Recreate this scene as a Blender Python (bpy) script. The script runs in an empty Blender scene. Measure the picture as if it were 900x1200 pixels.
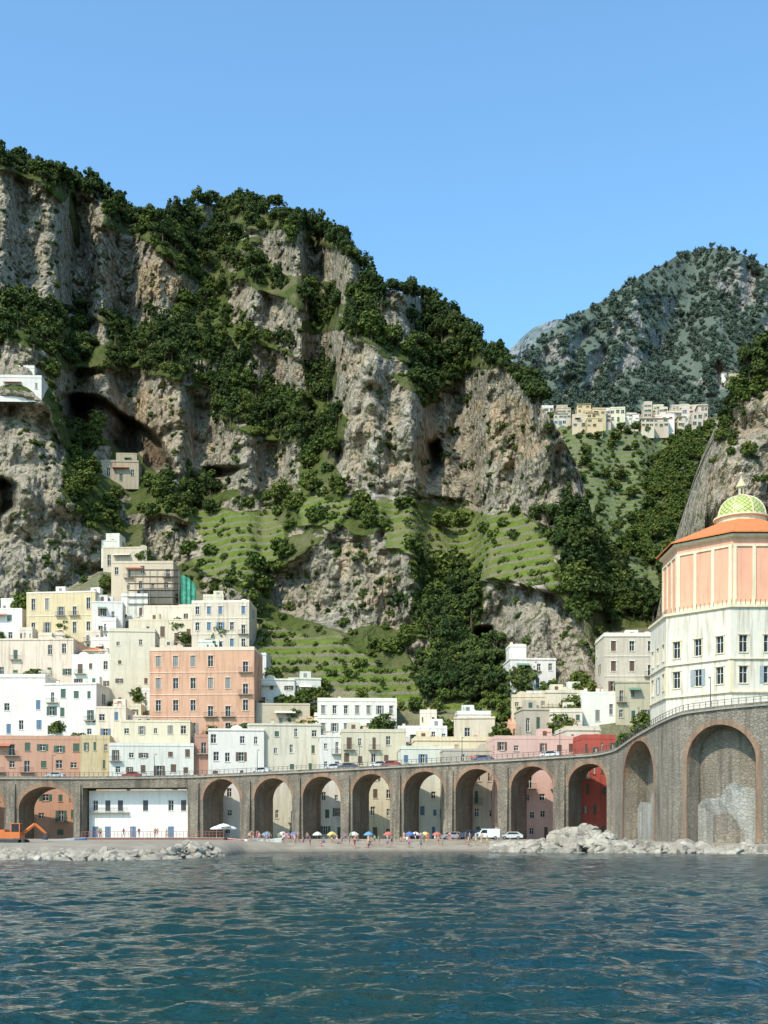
import bpy, math, random
import numpy as np
from mathutils import Vector, Matrix
random.seed(7); rng=np.random.default_rng(7)
F=1400.0; HZ=981.0; CZ=2.4
def P(px,py,Y): return ((px-450)/F*Y, Y, CZ+(HZ-py)/F*Y)
scene=bpy.context.scene
COL=scene.collection
# ---------------------------------------------------------------- materials
def newmat(name):
    m=bpy.data.materials.new(name); m.use_nodes=True
    nt=m.node_tree; nt.nodes.clear()
    o=nt.nodes.new('ShaderNodeOutputMaterial'); b=nt.nodes.new('ShaderNodeBsdfPrincipled')
    nt.links.new(b.outputs[0],o.inputs[0])
    return m,nt,b
class N:
    def __init__(s,nt): s.nt=nt
    def node(s,t,**k):
        n=s.nt.nodes.new(t)
        for a,v in k.items(): setattr(n,a,v)
        return n
    def link(s,a,b): s.nt.links.new(a,b)
    def setin(s,sock,v):
        if isinstance(v,bpy.types.NodeSocket): s.link(v,sock)
        elif isinstance(v,(tuple,list)) and len(v)==3 and sock.type=='RGBA': sock.default_value=(*v,1)
        else: sock.default_value=v
    def math(s,op,a,b=0.0,clamp=False):
        n=s.node('ShaderNodeMath',operation=op); n.use_clamp=clamp
        s.setin(n.inputs[0],a); s.setin(n.inputs[1],b); return n.outputs[0]
    def mix(s,f,a,b,mode='MIX'):
        n=s.node('ShaderNodeMix',data_type='RGBA',blend_type=mode)
        s.setin(n.inputs[0],f); s.setin(n.inputs[6],a); s.setin(n.inputs[7],b); return n.outputs[2]
    def noise(s,vec,scale,detail=4,rough=.55,dist=0):
        n=s.node('ShaderNodeTexNoise'); s.link(vec,n.inputs['Vector'])
        n.inputs['Scale'].default_value=scale; n.inputs['Detail'].default_value=detail
        n.inputs['Roughness'].default_value=rough; n.inputs['Distortion'].default_value=dist
        return n.outputs[0]
    def ramp(s,v,lo,hi,a=0.0,b=1.0):
        n=s.node('ShaderNodeMapRange'); n.clamp=True
        s.setin(n.inputs[0],v)
        for i,q in enumerate((lo,hi,a,b)): n.inputs[i+1].default_value=q
        return n.outputs[0]
    def mapping(s,vec,scale):
        n=s.node('ShaderNodeMapping'); s.link(vec,n.inputs[0]); n.inputs['Scale'].default_value=scale; return n.outputs[0]
    def pos(s): return s.node('ShaderNodeNewGeometry').outputs['Position']
    def attr(s,name):
        n=s.node('ShaderNodeAttribute'); n.attribute_name=name; return n.outputs['Fac']
    def bump(s,h,strength,dist):
        n=s.node('ShaderNodeBump'); s.link(h,n.inputs['Height']); n.inputs['Strength'].default_value=strength; n.inputs['Distance'].default_value=dist; return n.outputs[0]
_mc={}
def stucco(col,dirt=.5):
    key=('st',tuple(round(c,3) for c in col))
    if key in _mc: return _mc[key]
    m,nt,b=newmat('stucco'); n=N(nt); p=n.pos()
    big=n.noise(p,.22,4,.6); fine=n.noise(p,1.6,3,.6)
    st=n.noise(n.mapping(p,(1.6,1.6,.12)),1.0,3,.6)
    c=n.mix(n.ramp(big,.35,.7,0,.5),col,tuple(x*.80 for x in col))
    c=n.mix(n.ramp(st,.48,.76,0,.8*dirt),c,(col[0]*.5,col[1]*.46,col[2]*.4))
    c=n.mix(n.ramp(fine,.55,.8,0,.4),c,(col[0]*.60,col[1]*.57,col[2]*.51))
    n.link(c,b.inputs['Base Color']); b.inputs['Roughness'].default_value=.9; b.inputs['Specular IOR Level'].default_value=.2
    _mc[key]=m; return m
def flat(name,col,rough=.6,metal=0,var=.25):
    key=(name,col)
    if key in _mc: return _mc[key]
    m,nt,b=newmat(name); n=N(nt); p=n.pos()
    f=n.noise(p,2.5,2)
    c=n.mix(n.ramp(f,.35,.7,0,1),col,tuple(x*(1-var) for x in col))
    n.link(c,b.inputs['Base Color']); b.inputs['Roughness'].default_value=rough; b.inputs['Metallic'].default_value=metal
    _mc[key]=m; return m
def stone(name,c1,c2,c3,scale=1.6,bd=.12,stain=.7):
    m,nt,b=newmat(name); n=N(nt); p=n.pos()
    v=n.node('ShaderNodeTexVoronoi'); n.link(n.mapping(p,(1,1,1.5)),v.inputs['Vector']); v.inputs['Scale'].default_value=scale
    cellr=n.node('ShaderNodeSeparateColor'); n.link(v.outputs['Color'],cellr.inputs[0])
    ve=n.node('ShaderNodeTexVoronoi',feature='DISTANCE_TO_EDGE'); n.link(n.mapping(p,(1,1,1.5)),ve.inputs['Vector']); ve.inputs['Scale'].default_value=scale
    big=n.noise(p,.15,5,.65); st=n.noise(n.mapping(p,(.9,.9,.08)),1,4,.6)
    c=n.mix(cellr.outputs[0],c1,c2)
    c=n.mix(n.ramp(big,.38,.62,0,.8),c,c3)
    c=n.mix(n.ramp(ve.outputs[0],0,.06,.6,0),c,tuple(x*.5 for x in c1))
    c=n.mix(n.ramp(st,.46,.68,0,stain),c,tuple(x*.40 for x in c1))
    n.link(c,b.inputs['Base Color']); b.inputs['Roughness'].default_value=.95
    h=n.math('ADD',n.ramp(ve.outputs[0],0,.1),n.noise(p,3,3))
    n.link(n.bump(h,.7,bd),b.inputs['Normal']); return m
M_via=stone('viaduct_masonry',(.215,.178,.132),(.315,.262,.195),(.155,.132,.102),stain=.8)
M_wall=stone('promontory_masonry',(.225,.19,.143),(.325,.275,.21),(.20,.17,.13),stain=.75)
M_brick=stone('arch_brick',(.29,.17,.105),(.36,.235,.15),(.24,.165,.115),3.2,.05)
M_block=stone('pale_blockwork',(.33,.31,.27),(.42,.40,.35),(.27,.25,.21),1.3,.08)
M_boulder=stone('boulder_stone',(.36,.31,.24),(.45,.40,.32),(.26,.22,.175),.35,.05)
M_glass,_nt,_b=newmat('window_glass'); _b.inputs['Base Color'].default_value=(.02,.022,.025,1); _b.inputs['Roughness'].default_value=.25; _b.inputs['Specular IOR Level'].default_value=.25
M_frame=flat('white_paint',(.7,.67,.60),.6)
M_dark=flat('dark_iron',(.04,.04,.045),.5)
M_asph=flat('asphalt',(.06,.06,.058),.9)
M_green=flat('green_shutter',(.05,.11,.07),.6)
M_brown=flat('brown_shutter',(.13,.07,.04),.6)
M_bluesh=flat('blue_shutter',(.10,.18,.28),.6)
M_grey=flat('grey_shutter',(.25,.24,.21),.6)
M_concrete=flat('concrete',(.33,.295,.245),.9)
M_tile,_nt,_b=newmat('terracotta_tiles'); n=N(_nt); p=n.pos()
c=n.mix(n.ramp(n.noise(p,.8,4),.35,.7),(.60,.19,.06),(.45,.14,.055)); c=n.mix(n.ramp(n.noise(p,6,2),.45,.7,0,.6),c,(.62,.28,.13))
n.link(c,_b.inputs['Base Color']); _b.inputs['Roughness'].default_value=.85; _b.inputs['Specular IOR Level'].default_value=.15
n.link(n.bump(n.noise(p,4,2),.6,.1),_b.inputs['Normal'])
def leafmat(name,c1,c2,haze=0):
    m,nt,b=newmat(name); n=N(nt)
    oi=n.node('ShaderNodeObjectInfo'); tc=n.node('ShaderNodeTexCoord')
    f=n.noise(tc.outputs['Object'],1.1,3,.7)
    c=n.mix(oi.outputs['Random'],c1,c2)
    c=n.mix(n.ramp(f,.50,.66,0,.7),c,tuple(x*1.8 for x in c2))
    c=n.mix(n.ramp(f,.46,.32,0,.6),c,tuple(x*.5 for x in c1))
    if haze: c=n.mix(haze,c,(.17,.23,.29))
    n.link(c,b.inputs['Base Color']); b.inputs['Roughness'].default_value=.8
    b.inputs['Specular IOR Level'].default_value=.12
    return m
L_dark=leafmat('dark_foliage',(.020,.040,.012),(.060,.082,.020))
L_mid=leafmat('mid_foliage',(.038,.068,.013),(.10,.122,.026))
L_light=leafmat('vine_foliage',(.075,.120,.017),(.13,.165,.030))
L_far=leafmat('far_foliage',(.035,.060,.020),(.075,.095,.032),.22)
M_bark=flat('bark',(.10,.07,.045),.9)
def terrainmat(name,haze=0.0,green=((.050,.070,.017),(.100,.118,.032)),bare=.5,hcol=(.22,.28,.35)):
    m,nt,b=newmat(name); n=N(nt); p=n.pos()
    rock=n.attr('rock'); terr=n.attr('terr'); warm=n.attr('warm'); cave=n.attr('cave'); town=n.attr('town')
    nb=n.noise(p,.035,4,.62); nf=n.noise(p,.25,5,.7); ns=n.noise(n.mapping(p,(.22,.22,.045)),1,4,.65,.6)
    nw=n.noise(p,.06,3,.6)
    rk=n.mix(n.ramp(nf,.36,.62),(.195,.172,.14),(.43,.38,.305))
    rk=n.mix(n.ramp(nb,.40,.60,0,.55),rk,(.34,.28,.205))
    wf=n.math('MULTIPLY',n.ramp(nb,.36,.62),n.math('ADD',n.math('MULTIPLY',warm,.62),.12),True)
    rk=n.mix(wf,rk,(.48,.32,.19))
    rk=n.mix(n.ramp(ns,.50,.66,0,.78),rk,(.11,.098,.08))
    tuft=n.noise(p,.42,4,.75)
    rk=n.mix(n.ramp(tuft,.52,.58,0,.85),rk,(.07,.085,.027))
    gr=n.mix(n.ramp(nf,.35,.65),green[0],green[1])
    gr=n.mix(n.ramp(nw,.5,.65,0,bare),gr,(.19,.165,.10))
    sx=n.node('ShaderNodeSeparateXYZ'); n.link(p,sx.inputs[0])
    ph=n.math('FRACT',n.math('DIVIDE',sx.outputs[2],3.4))
    wl=n.ramp(ph,.26,.32,1,0)
    tr=n.mix(n.ramp(nf,.35,.62),(.090,.140,.020),(.15,.185,.04))
    tr=n.mix(n.ramp(nw,.50,.62,0,.5),tr,(.18,.165,.075))
    tr=n.mix(n.math('MULTIPLY',wl,n.ramp(nf,.34,.52,.5,1)),tr,(.19,.165,.115))
    gr=n.mix(terr,gr,tr)
    gr=n.mix(n.math('MULTIPLY',town,.5),gr,(.28,.24,.17))
    edge=n.math('ADD',rock,n.math('MULTIPLY',n.math('SUBTRACT',n.noise(p,.12,4,.7),.5),1.3))
    c=n.mix(n.ramp(edge,.38,.54),gr,rk)
    c=n.mix(n.math('MULTIPLY',cave,.7),c,(.065,.05,.038))  # cave staining plus overhang shadow painted into the rock colour
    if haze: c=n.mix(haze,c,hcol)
    n.link(c,b.inputs['Base Color']); b.inputs['Roughness'].default_value=.95; b.inputs['Specular IOR Level'].default_value=.1
    hh=n.math('ADD',nf,n.math('MULTIPLY',n.noise(p,1.1,2,.7),.35))
    n.link(n.bump(hh,1.0,2.3),b.inputs['Normal']); return m
# ---------------------------------------------------------------- mesh builder
class MB:
    def __init__(s): s.v=[];s.f=[];s.m=[];s.mats=[]
    def mi(s,mat):
        if mat not in s.mats: s.mats.append(mat)
        return s.mats.index(mat)
    def poly(s,pts,mat):
        i=len(s.v); s.v+= [tuple(p) for p in pts]; s.f.append(tuple(range(i,i+len(pts)))); s.m.append(s.mi(mat))
    def obox(s,O,U,Nn,u0,u1,d0,d1,z0,z1,mat):
        c=[]
        for z in (z0,z1):
            for (u,d) in ((u0,d0),(u1,d0),(u1,d1),(u0,d1)):
                c.append((O[0]+U[0]*u+Nn[0]*d,O[1]+U[1]*u+Nn[1]*d,O[2]+z))
        i=len(s.v); s.v+=c; k=s.mi(mat)
        for f in ((0,1,2,3),(4,5,6,7),(0,1,5,4),(1,2,6,5),(2,3,7,6),(3,0,4,7)):
            s.f.append(tuple(i+a for a in f)); s.m.append(k)
    def box(s,x0,x1,y0,y1,z0,z1,mat): s.obox((0,0,0),(1,0),(0,1),x0,x1,y0,y1,z0,z1,mat)
    def cyl(s,p0,p1,r0,r1,mat,n=8,cap=True):
        p0=Vector(p0);p1=Vector(p1);d=(p1-p0).normalized()
        a=d.orthogonal().normalized(); b=d.cross(a); i=len(s.v); k=s.mi(mat)
        for (p,r) in ((p0,r0),(p1,r1)):
            for j in range(n):
                t=2*math.pi*j/n; s.v.append(tuple(p+a*math.cos(t)*r+b*math.sin(t)*r))
        for j in range(n):
            s.f.append((i+j,i+(j+1)%n,i+n+(j+1)%n,i+n+j)); s.m.append(k)
        if cap:
            s.f.append(tuple(i+j for j in range(n)));s.m.append(k); s.f.append(tuple(i+n+j for j in range(n)));s.m.append(k)
    def lathe(s,cx,cy,prof,mat,n=24,rot=0):
        i=len(s.v); k=s.mi(mat)
        for (r,z) in prof:
            for j in range(n):
                t=rot+2*math.pi*j/n; s.v.append((cx+r*math.cos(t),cy+r*math.sin(t),z))
        for a in range(len(prof)-1):
            for j in range(n):
                s.f.append((i+a*n+j,i+a*n+(j+1)%n,i+(a+1)*n+(j+1)%n,i+(a+1)*n+j)); s.m.append(k)
    def obj(s,name,parent=None,smooth=False):
        if not s.f: return None
        me=bpy.data.meshes.new(name); me.from_pydata(s.v,[],s.f); 
        for m in s.mats: me.materials.append(m)
        me.polygons.foreach_set('material_index',s.m)
        if smooth: me.polygons.foreach_set('use_smooth',[True]*len(s.f))
        me.update()
        o=bpy.data.objects.new(name,me); COL.objects.link(o)
        if parent: o.parent=parent
        return o
def empty(name,loc=(0,0,0)):
    e=bpy.data.objects.new(name,None); e.empty_display_size=1; COL.objects.link(e); return e
# ---------------------------------------------------------------- noise
def _h(a,b,c):
    a=a.astype(np.int64);b=b.astype(np.int64);c=c.astype(np.int64)
    n=(a*374761393+b*668265263+c*1274126177)&0xffffffff
    n=((n^(n>>13))*1274126177)&0xffffffff
    n=(n^(n>>16))&0xffff
    return n/65535.0
def vn(x,y,z):
    x0=np.floor(x);y0=np.floor(y);z0=np.floor(z)
    fx=x-x0;fy=y-y0;fz=z-z0
    fx=fx*fx*(3-2*fx);fy=fy*fy*(3-2*fy);fz=fz*fz*(3-2*fz)
    r=0
    for i in (0,1):
        for j in (0,1):
            for k in (0,1):
                r=r+_h(x0+i,y0+j,z0+k)*(fx if i else 1-fx)*(fy if j else 1-fy)*(fz if k else 1-fz)
    return r
def fbm(x,y,z,o=5,g=.5,ridged=False):
    t=0;a=1;s=0
    for i in range(o):
        q=vn(x+i*17.3,y+i*9.1,z+i*5.7)
        if ridged: q=1-np.abs(2*q-1)
        t=t+a*q;s+=a;a*=g;x=x*2.03;y=y*2.03;z=z*2.03
    return t/s
def inpoly(PX,PY,pts):
    r=np.zeros(PX.shape,bool); m=len(pts)
    for i in range(m):
        x1,y1=pts[i];x2,y2=pts[(i+1)%m]
        if y1==y2: continue
        c=((y1>PY)!=(y2>PY))&(PX<(x2-x1)*(PY-y1)/(y2-y1)+x1)
        r^=c
    return r
def sm(a,n,axis):
    for _ in range(n):
        p=np.concatenate([np.take(a,[0],axis),a,np.take(a,[-1],axis)],axis)
        l=a.shape[axis]
        a=.25*np.take(p,range(0,l),axis)+.5*np.take(p,range(1,l+1),axis)+.25*np.take(p,range(2,l+2),axis)
    return a
def union(PX,PY,polys,warp=9):
    w1=(fbm(PX/28,PY/28,PX*0+3.1,4)-.5)*2*warp*1.6; w2=(fbm(PX/28,PY/28,PX*0+8.1,4)-.5)*2*warp*1.6
    r=np.zeros(PX.shape,bool)
    for q in polys: r|=inpoly(PX+w1,PY+w2,q)
    return r.astype(float)
ROCK=[[(-90,185),(40,212),(80,246),(120,266),(160,286),(200,306),(232,335),(218,362),(190,380),(150,376),(110,366),(60,354),(20,340),(-90,328)],
[(305,275),(350,282),(400,292),(442,316),(440,336),(400,336),(360,328),(315,306)],
[(264,336),(310,340),(358,368),(350,400),(310,390),(268,378)],
[(438,340),(496,342),(500,384),(470,398),(442,385)],
[(-90,450),(30,458),(62,474),(80,530),(74,580),(104,610),(128,650),(135,700),(60,720),(-90,715)],
[(0,400),(55,410),(60,445),(0,455)],
[(60,432),(120,430),(190,442),(245,455),(262,500),(300,514),(358,528),(350,566),(300,576),(250,576),(200,570),(185,560),(165,530),(120,510),(75,480)],
[(290,405),(356,424),(352,466),(296,455)],[(326,398),(400,394),(444,408),(424,434),(360,428)],
[(394,430),(440,412),(470,444),(500,474),(540,436),(590,434),(620,448),(650,488),(678,530),(697,580),(702,628),(640,610),(600,600),(560,600),(530,590),(490,590),(440,592),(408,578),(392,530),(418,490),(396,460)],
[(318,684),(356,650),(400,628),(446,628),(466,660),(494,690),(484,736),(440,736),(400,745),(366,724),(328,714)],
[(574,688),(640,680),(668,720),(698,760),(708,810),(640,808),(600,778),(570,768),(560,730)],
[(176,604),(230,614),(246,650),(200,668),(164,644)],[(258,684),(294,698),(298,740),(266,728)],[(476,744),(518,748),(518,788),(480,786)],
[(60,250),(120,262),(130,240),(90,225)]]
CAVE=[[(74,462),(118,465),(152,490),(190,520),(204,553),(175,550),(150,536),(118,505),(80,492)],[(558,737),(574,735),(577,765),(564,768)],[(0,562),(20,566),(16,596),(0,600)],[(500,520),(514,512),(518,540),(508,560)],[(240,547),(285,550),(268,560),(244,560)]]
WARM=[[(405,490),(450,480),(515,490),(505,575),(440,580),(408,560)],[(80,440),(200,460),(250,520),(220,560),(150,520)],[(560,470),(610,460),(640,520),(600,550),(560,520)],[(400,640),(460,650),(450,720),(400,700)],[(200,300),(228,335),(210,360),(170,345),(160,310)],[(320,420),(440,410),(420,440),(330,440)]]
TERR=[[(430,588),(520,580),(600,596),(645,622),(648,682),(560,680),(500,662),(450,640)],[(220,598),(322,600),(345,640),(292,685),(225,668)],[(296,728),(400,748),(480,790),(600,838),(520,850),(400,835),(310,790)],[(350,575),(420,580),(400,625),(350,620)],[(600,640),(650,640),(660,690),(600,690)]]
FOREST=[[(-90,160),(130,215),(215,225),(400,258),(420,300),(310,277),(345,345),(430,333),(500,342),(580,400),(620,440),(540,442),(500,475),(450,400),(352,400),(402,440),(400,535),(330,525),(255,502),(245,455),(-90,425),(-90,335),(190,378),(245,350),(212,308),(40,212),(-90,192)],
 [(480,690),(600,690),(560,740),(500,770),(460,700)],[(640,600),(690,610),(720,720),(660,700)],[(500,760),(620,770),(600,830),(520,830)],[(195,545),(255,560),(250,600),(190,600)],[(70,480),(120,520),(110,570),(70,570)]]
DENSE=[[(-90,345),(60,366),(190,392),(250,380),(335,440),(300,500),(245,455),(120,428),(-90,405)],[(200,232),(400,258),(418,288),(300,272),(262,332),(215,310),(140,250)],[(245,440),(330,460),(400,440),(402,500),(345,525),(260,502)],
 [(350,338),(430,338),(445,404),(356,396)],[(450,400),(540,396),(605,436),(540,442),(490,472)],[(-90,170),(45,195),(130,222),(155,250),(130,262),(40,213),(-90,190)],[(490,685),(570,690),(560,735),(510,790),(600,790),(625,835),(490,825),(500,740)],[(640,605),(700,630),(745,700),(785,745),(700,745),(650,665)],[(190,548),(262,580),(250,610),(190,600)],[(496,345),(560,385),(605,436),(520,420)]]
TOWN=[[(-90,720),(30,712),(120,672),(235,690),(300,760),(305,790),(378,798),(465,826),(600,850),(700,845),(700,740),(790,735),(960,760),(960,990),(-90,990)]]
PADS=[[(-40,428),(56,430),(60,468),(-40,468)],[(110,532),(170,530),(172,574),(110,574)]]
def mainmasks(PX,PY):
    d={}
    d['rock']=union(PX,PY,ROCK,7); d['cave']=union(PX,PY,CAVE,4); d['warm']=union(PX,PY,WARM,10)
    d['terr']=union(PX,PY,TERR,8); d['town']=union(PX,PY,TOWN,3); d['dense']=union(PX,PY,DENSE,8); d['pad']=union(PX,PY,PADS,2)
    z=PX*0
    extra=(fbm(PX/24,PY/16,z+7.7,4)>.63)&(PY<700)&(d['terr']<.5)
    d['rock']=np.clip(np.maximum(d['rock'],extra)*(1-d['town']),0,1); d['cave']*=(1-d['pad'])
    return d
class Terrain:
    def __init__(s,name,px0,px1,nx,nr,ridge,base,Yb,masks,mat,sr=3.2,sv=.85,rough=1.0,scale=1.0,back=14):
        s.px=np.linspace(px0,px1,nx)
        rid=np.interp(s.px,[a for a,b in ridge],[b for a,b in ridge]); rid=rid+(fbm(s.px/16,s.px*0,s.px*0,4)-.5)*7
        bas=np.interp(s.px,[a for a,b in base],[b for a,b in base])
        yb=np.interp(s.px,[a for a,b in Yb],[b for a,b in Yb])
        s.rid=rid;s.bas=bas;s.nr=nr
        v=np.linspace(0,1,nr)[:,None]
        PY=bas[None,:]+v*(rid-bas)[None,:]; PX=np.repeat(s.px[None,:],nr,0)
        mk=masks(PX,PY); s.mk=mk
        rk=sm(sm(mk['rock'],10,1),2,0); tw=sm(mk['town'],6,1); te=sm(mk['terr'],3,1)
        lnY=np.log(yb).copy(); out=np.zeros(PY.shape); dpy=(bas-rid)/(nr-1)
        big=fbm(PX/70,PY/70,PX*0+1.5,3)
        for i in range(nr):
            out[i]=lnY
            Y=np.exp(lnY); tan=(HZ-PY[i])/F; Z=CZ+tan*Y
            sl=sv*(1-rk[i])+sr*rk[i]+ (big[i]-.5)*.5
            ph=np.mod(Z/3.4,1); ts=np.where(ph<.3,3.5,tan+.35)
            sl=sl*(1-te[i])+ts*te[i]
            ts2=np.where(PY[i]>902,6.0,.72); sl=sl*(1-tw[i])+ts2*tw[i]
            sl=np.maximum(sl,tan+.22)
            lnY=lnY+dpy/F/(sl-tan)
        lnY=sm(out,26,1); Y=np.exp(lnY)
        X=(PX-450)/F*Y; Z=CZ+(HZ-PY)/F*Y
        k=scale
        a=fbm(X/(95*k),Z/(140*k),Y/(200*k),3); b=fbm(X/(26*k),Z/(40*k),Y/(60*k),6,.55,True)
        c=fbm(X/(7*k),Z/(10*k),Y/(20*k),4,.6)
        rs=sm(sm(mk['rock'],3,1),3,0)
        amp=(1-tw)*(1-.7*te)
        fade=np.clip(np.linspace(0,1,nr)*8,0,1)[:,None]
        pad=sm(sm(mk['pad'],7,1),7,0) if 'pad' in mk else 0
        dY=amp*rough*fade*k*( (a-.5)*70 + ((b-.55)*(8+32*rs) + (c-.5)*(1.5+8.5*rs))*(1-.9*pad))
        dY=dY+sm(sm(mk['cave'],4,1),3,0)*20*k
        Y=Y+dY; Y=np.maximum(Y,50)
        s.Y=Y
        X=(PX-450)/F*Y; Z=CZ+(HZ-PY)/F*Y
        bx=[];by=[];bz=[]
        for q in range(1,back+1):
            st=q*11*k; bx.append(X[-1]+(0)*st); by.append(Y[-1]+st); bz.append(Z[-1]-1.2*k*q-.35*k*q*q)
        XX=np.vstack([X]+[np.array(bx)]);YY=np.vstack([Y,np.array(by)]);ZZ=np.vstack([Z,np.array(bz)])
        R=nr+back; nv=R*nx
        co=np.stack([XX,YY,ZZ],-1).reshape(-1).astype(np.float32)
        ii=np.arange(R-1)[:,None]*nx+np.arange(nx-1)[None,:]
        fc=np.stack([ii,ii+1,ii+nx+1,ii+nx],-1).reshape(-1,4)
        me=bpy.data.meshes.new(name); me.vertices.add(nv); me.vertices.foreach_set('co',co)
        nf=len(fc); me.loops.add(nf*4); me.polygons.add(nf)
        me.loops.foreach_set('vertex_index',fc.reshape(-1).astype(np.int32))
        me.polygons.foreach_set('loop_start',np.arange(0,nf*4,4,dtype=np.int32)); me.polygons.foreach_set('loop_total',np.full(nf,4,np.int32))
        me.update(calc_edges=True); me.polygons.foreach_set('use_smooth',np.zeros(nf,bool))
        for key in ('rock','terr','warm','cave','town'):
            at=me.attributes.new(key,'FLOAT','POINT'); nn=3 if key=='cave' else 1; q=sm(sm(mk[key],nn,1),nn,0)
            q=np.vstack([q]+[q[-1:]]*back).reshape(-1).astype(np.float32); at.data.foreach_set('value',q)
        me.materials.append(mat); o=bpy.data.objects.new(name,me); COL.objects.link(o); s.o=o
    def idx(s,px,py):
        px=np.asarray(px,float);py=np.asarray(py,float)
        j=np.clip((px-s.px[0])/(s.px[1]-s.px[0]),0,len(s.px)-1.001); j0=np.rint(j).astype(int)
        v=(py-s.bas[j0])/(s.rid[j0]-s.bas[j0])
        i=np.rint(np.clip(v,0,1)*(s.nr-1)).astype(int)
        return i,j0,(v>=0)&(v<=1)
    def yat(s,px,py):
        i,j,ok=s.idx(px,py); return s.Y[i,j]
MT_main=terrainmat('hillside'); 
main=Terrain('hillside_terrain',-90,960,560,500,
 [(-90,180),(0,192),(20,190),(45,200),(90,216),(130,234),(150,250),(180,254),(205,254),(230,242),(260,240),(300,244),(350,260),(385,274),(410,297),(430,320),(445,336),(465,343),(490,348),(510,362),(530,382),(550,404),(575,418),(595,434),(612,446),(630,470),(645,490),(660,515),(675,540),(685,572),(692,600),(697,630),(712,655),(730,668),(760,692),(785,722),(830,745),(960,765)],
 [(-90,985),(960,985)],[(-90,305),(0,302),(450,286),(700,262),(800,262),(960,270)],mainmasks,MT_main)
def midmasks(PX,PY):
    z=np.zeros(PX.shape); d={k:z.copy() for k in ('rock','cave','warm','terr','town')}
    d['terr']=union(PX,PY,[[(640,490),(700,500),(790,512),(765,565),(715,650),(680,620)],[(690,650),(775,675),(790,730),(730,740)]],8)
    d['rock']=union(PX,PY,[[(660,480),(700,485),(690,500),(660,500)]],5)
    return d
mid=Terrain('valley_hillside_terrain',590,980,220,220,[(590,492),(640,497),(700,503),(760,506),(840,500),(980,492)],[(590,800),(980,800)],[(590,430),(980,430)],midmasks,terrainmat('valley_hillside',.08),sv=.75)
def farmasks(PX,PY):
    z=np.zeros(PX.shape); d={k:z.copy() for k in ('rock','cave','warm','terr','town')}
    r=union(PX,PY,[[(600,445),(640,400),(700,378),(760,350),(805,360),(800,395),(760,425),(720,455),(640,475),(612,465)],[(815,320),(860,312),(910,325),(960,360),(900,385),(850,350)],[(820,420),(900,440),(900,475),(830,470)]],14)
    d['rock']=r*(fbm(PX/12,PY/14,z,4)>.45)
    return d
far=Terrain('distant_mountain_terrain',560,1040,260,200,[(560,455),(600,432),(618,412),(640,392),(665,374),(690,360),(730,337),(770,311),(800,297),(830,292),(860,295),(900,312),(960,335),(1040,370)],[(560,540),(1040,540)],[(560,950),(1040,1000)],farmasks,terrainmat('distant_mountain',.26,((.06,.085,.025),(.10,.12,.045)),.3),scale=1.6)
def fmask2(PX,PY):
    z=np.zeros(PX.shape); d={k:z.copy() for k in ('rock','cave','warm','terr','town')}; d['rock']=(fbm(PX/14,PY/14,z,4)>.5)*1.; return d
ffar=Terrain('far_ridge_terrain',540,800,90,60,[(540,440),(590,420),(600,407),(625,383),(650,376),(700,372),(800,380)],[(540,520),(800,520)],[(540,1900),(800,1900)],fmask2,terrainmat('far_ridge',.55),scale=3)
def cliffmasks(PX,PY):
    z=np.zeros(PX.shape); d={k:z.copy() for k in ('rock','cave','warm','terr','town')}; d['rock']=z+1; d['warm']=(fbm(PX/20,PY/30,z,3)>.5)*.4; return d
cliff=Terrain('promontory_cliff_terrain',818,1040,130,240,[(818,720),(824,640),(829,570),(834,540),(842,508),(852,476),(866,455),(882,442),(905,436),(1040,400)],[(818,960),(1040,960)],[(818,262),(860,250),(1040,240)],cliffmasks,MT_main,sr=4.5,rough=.9,scale=.5)
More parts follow.
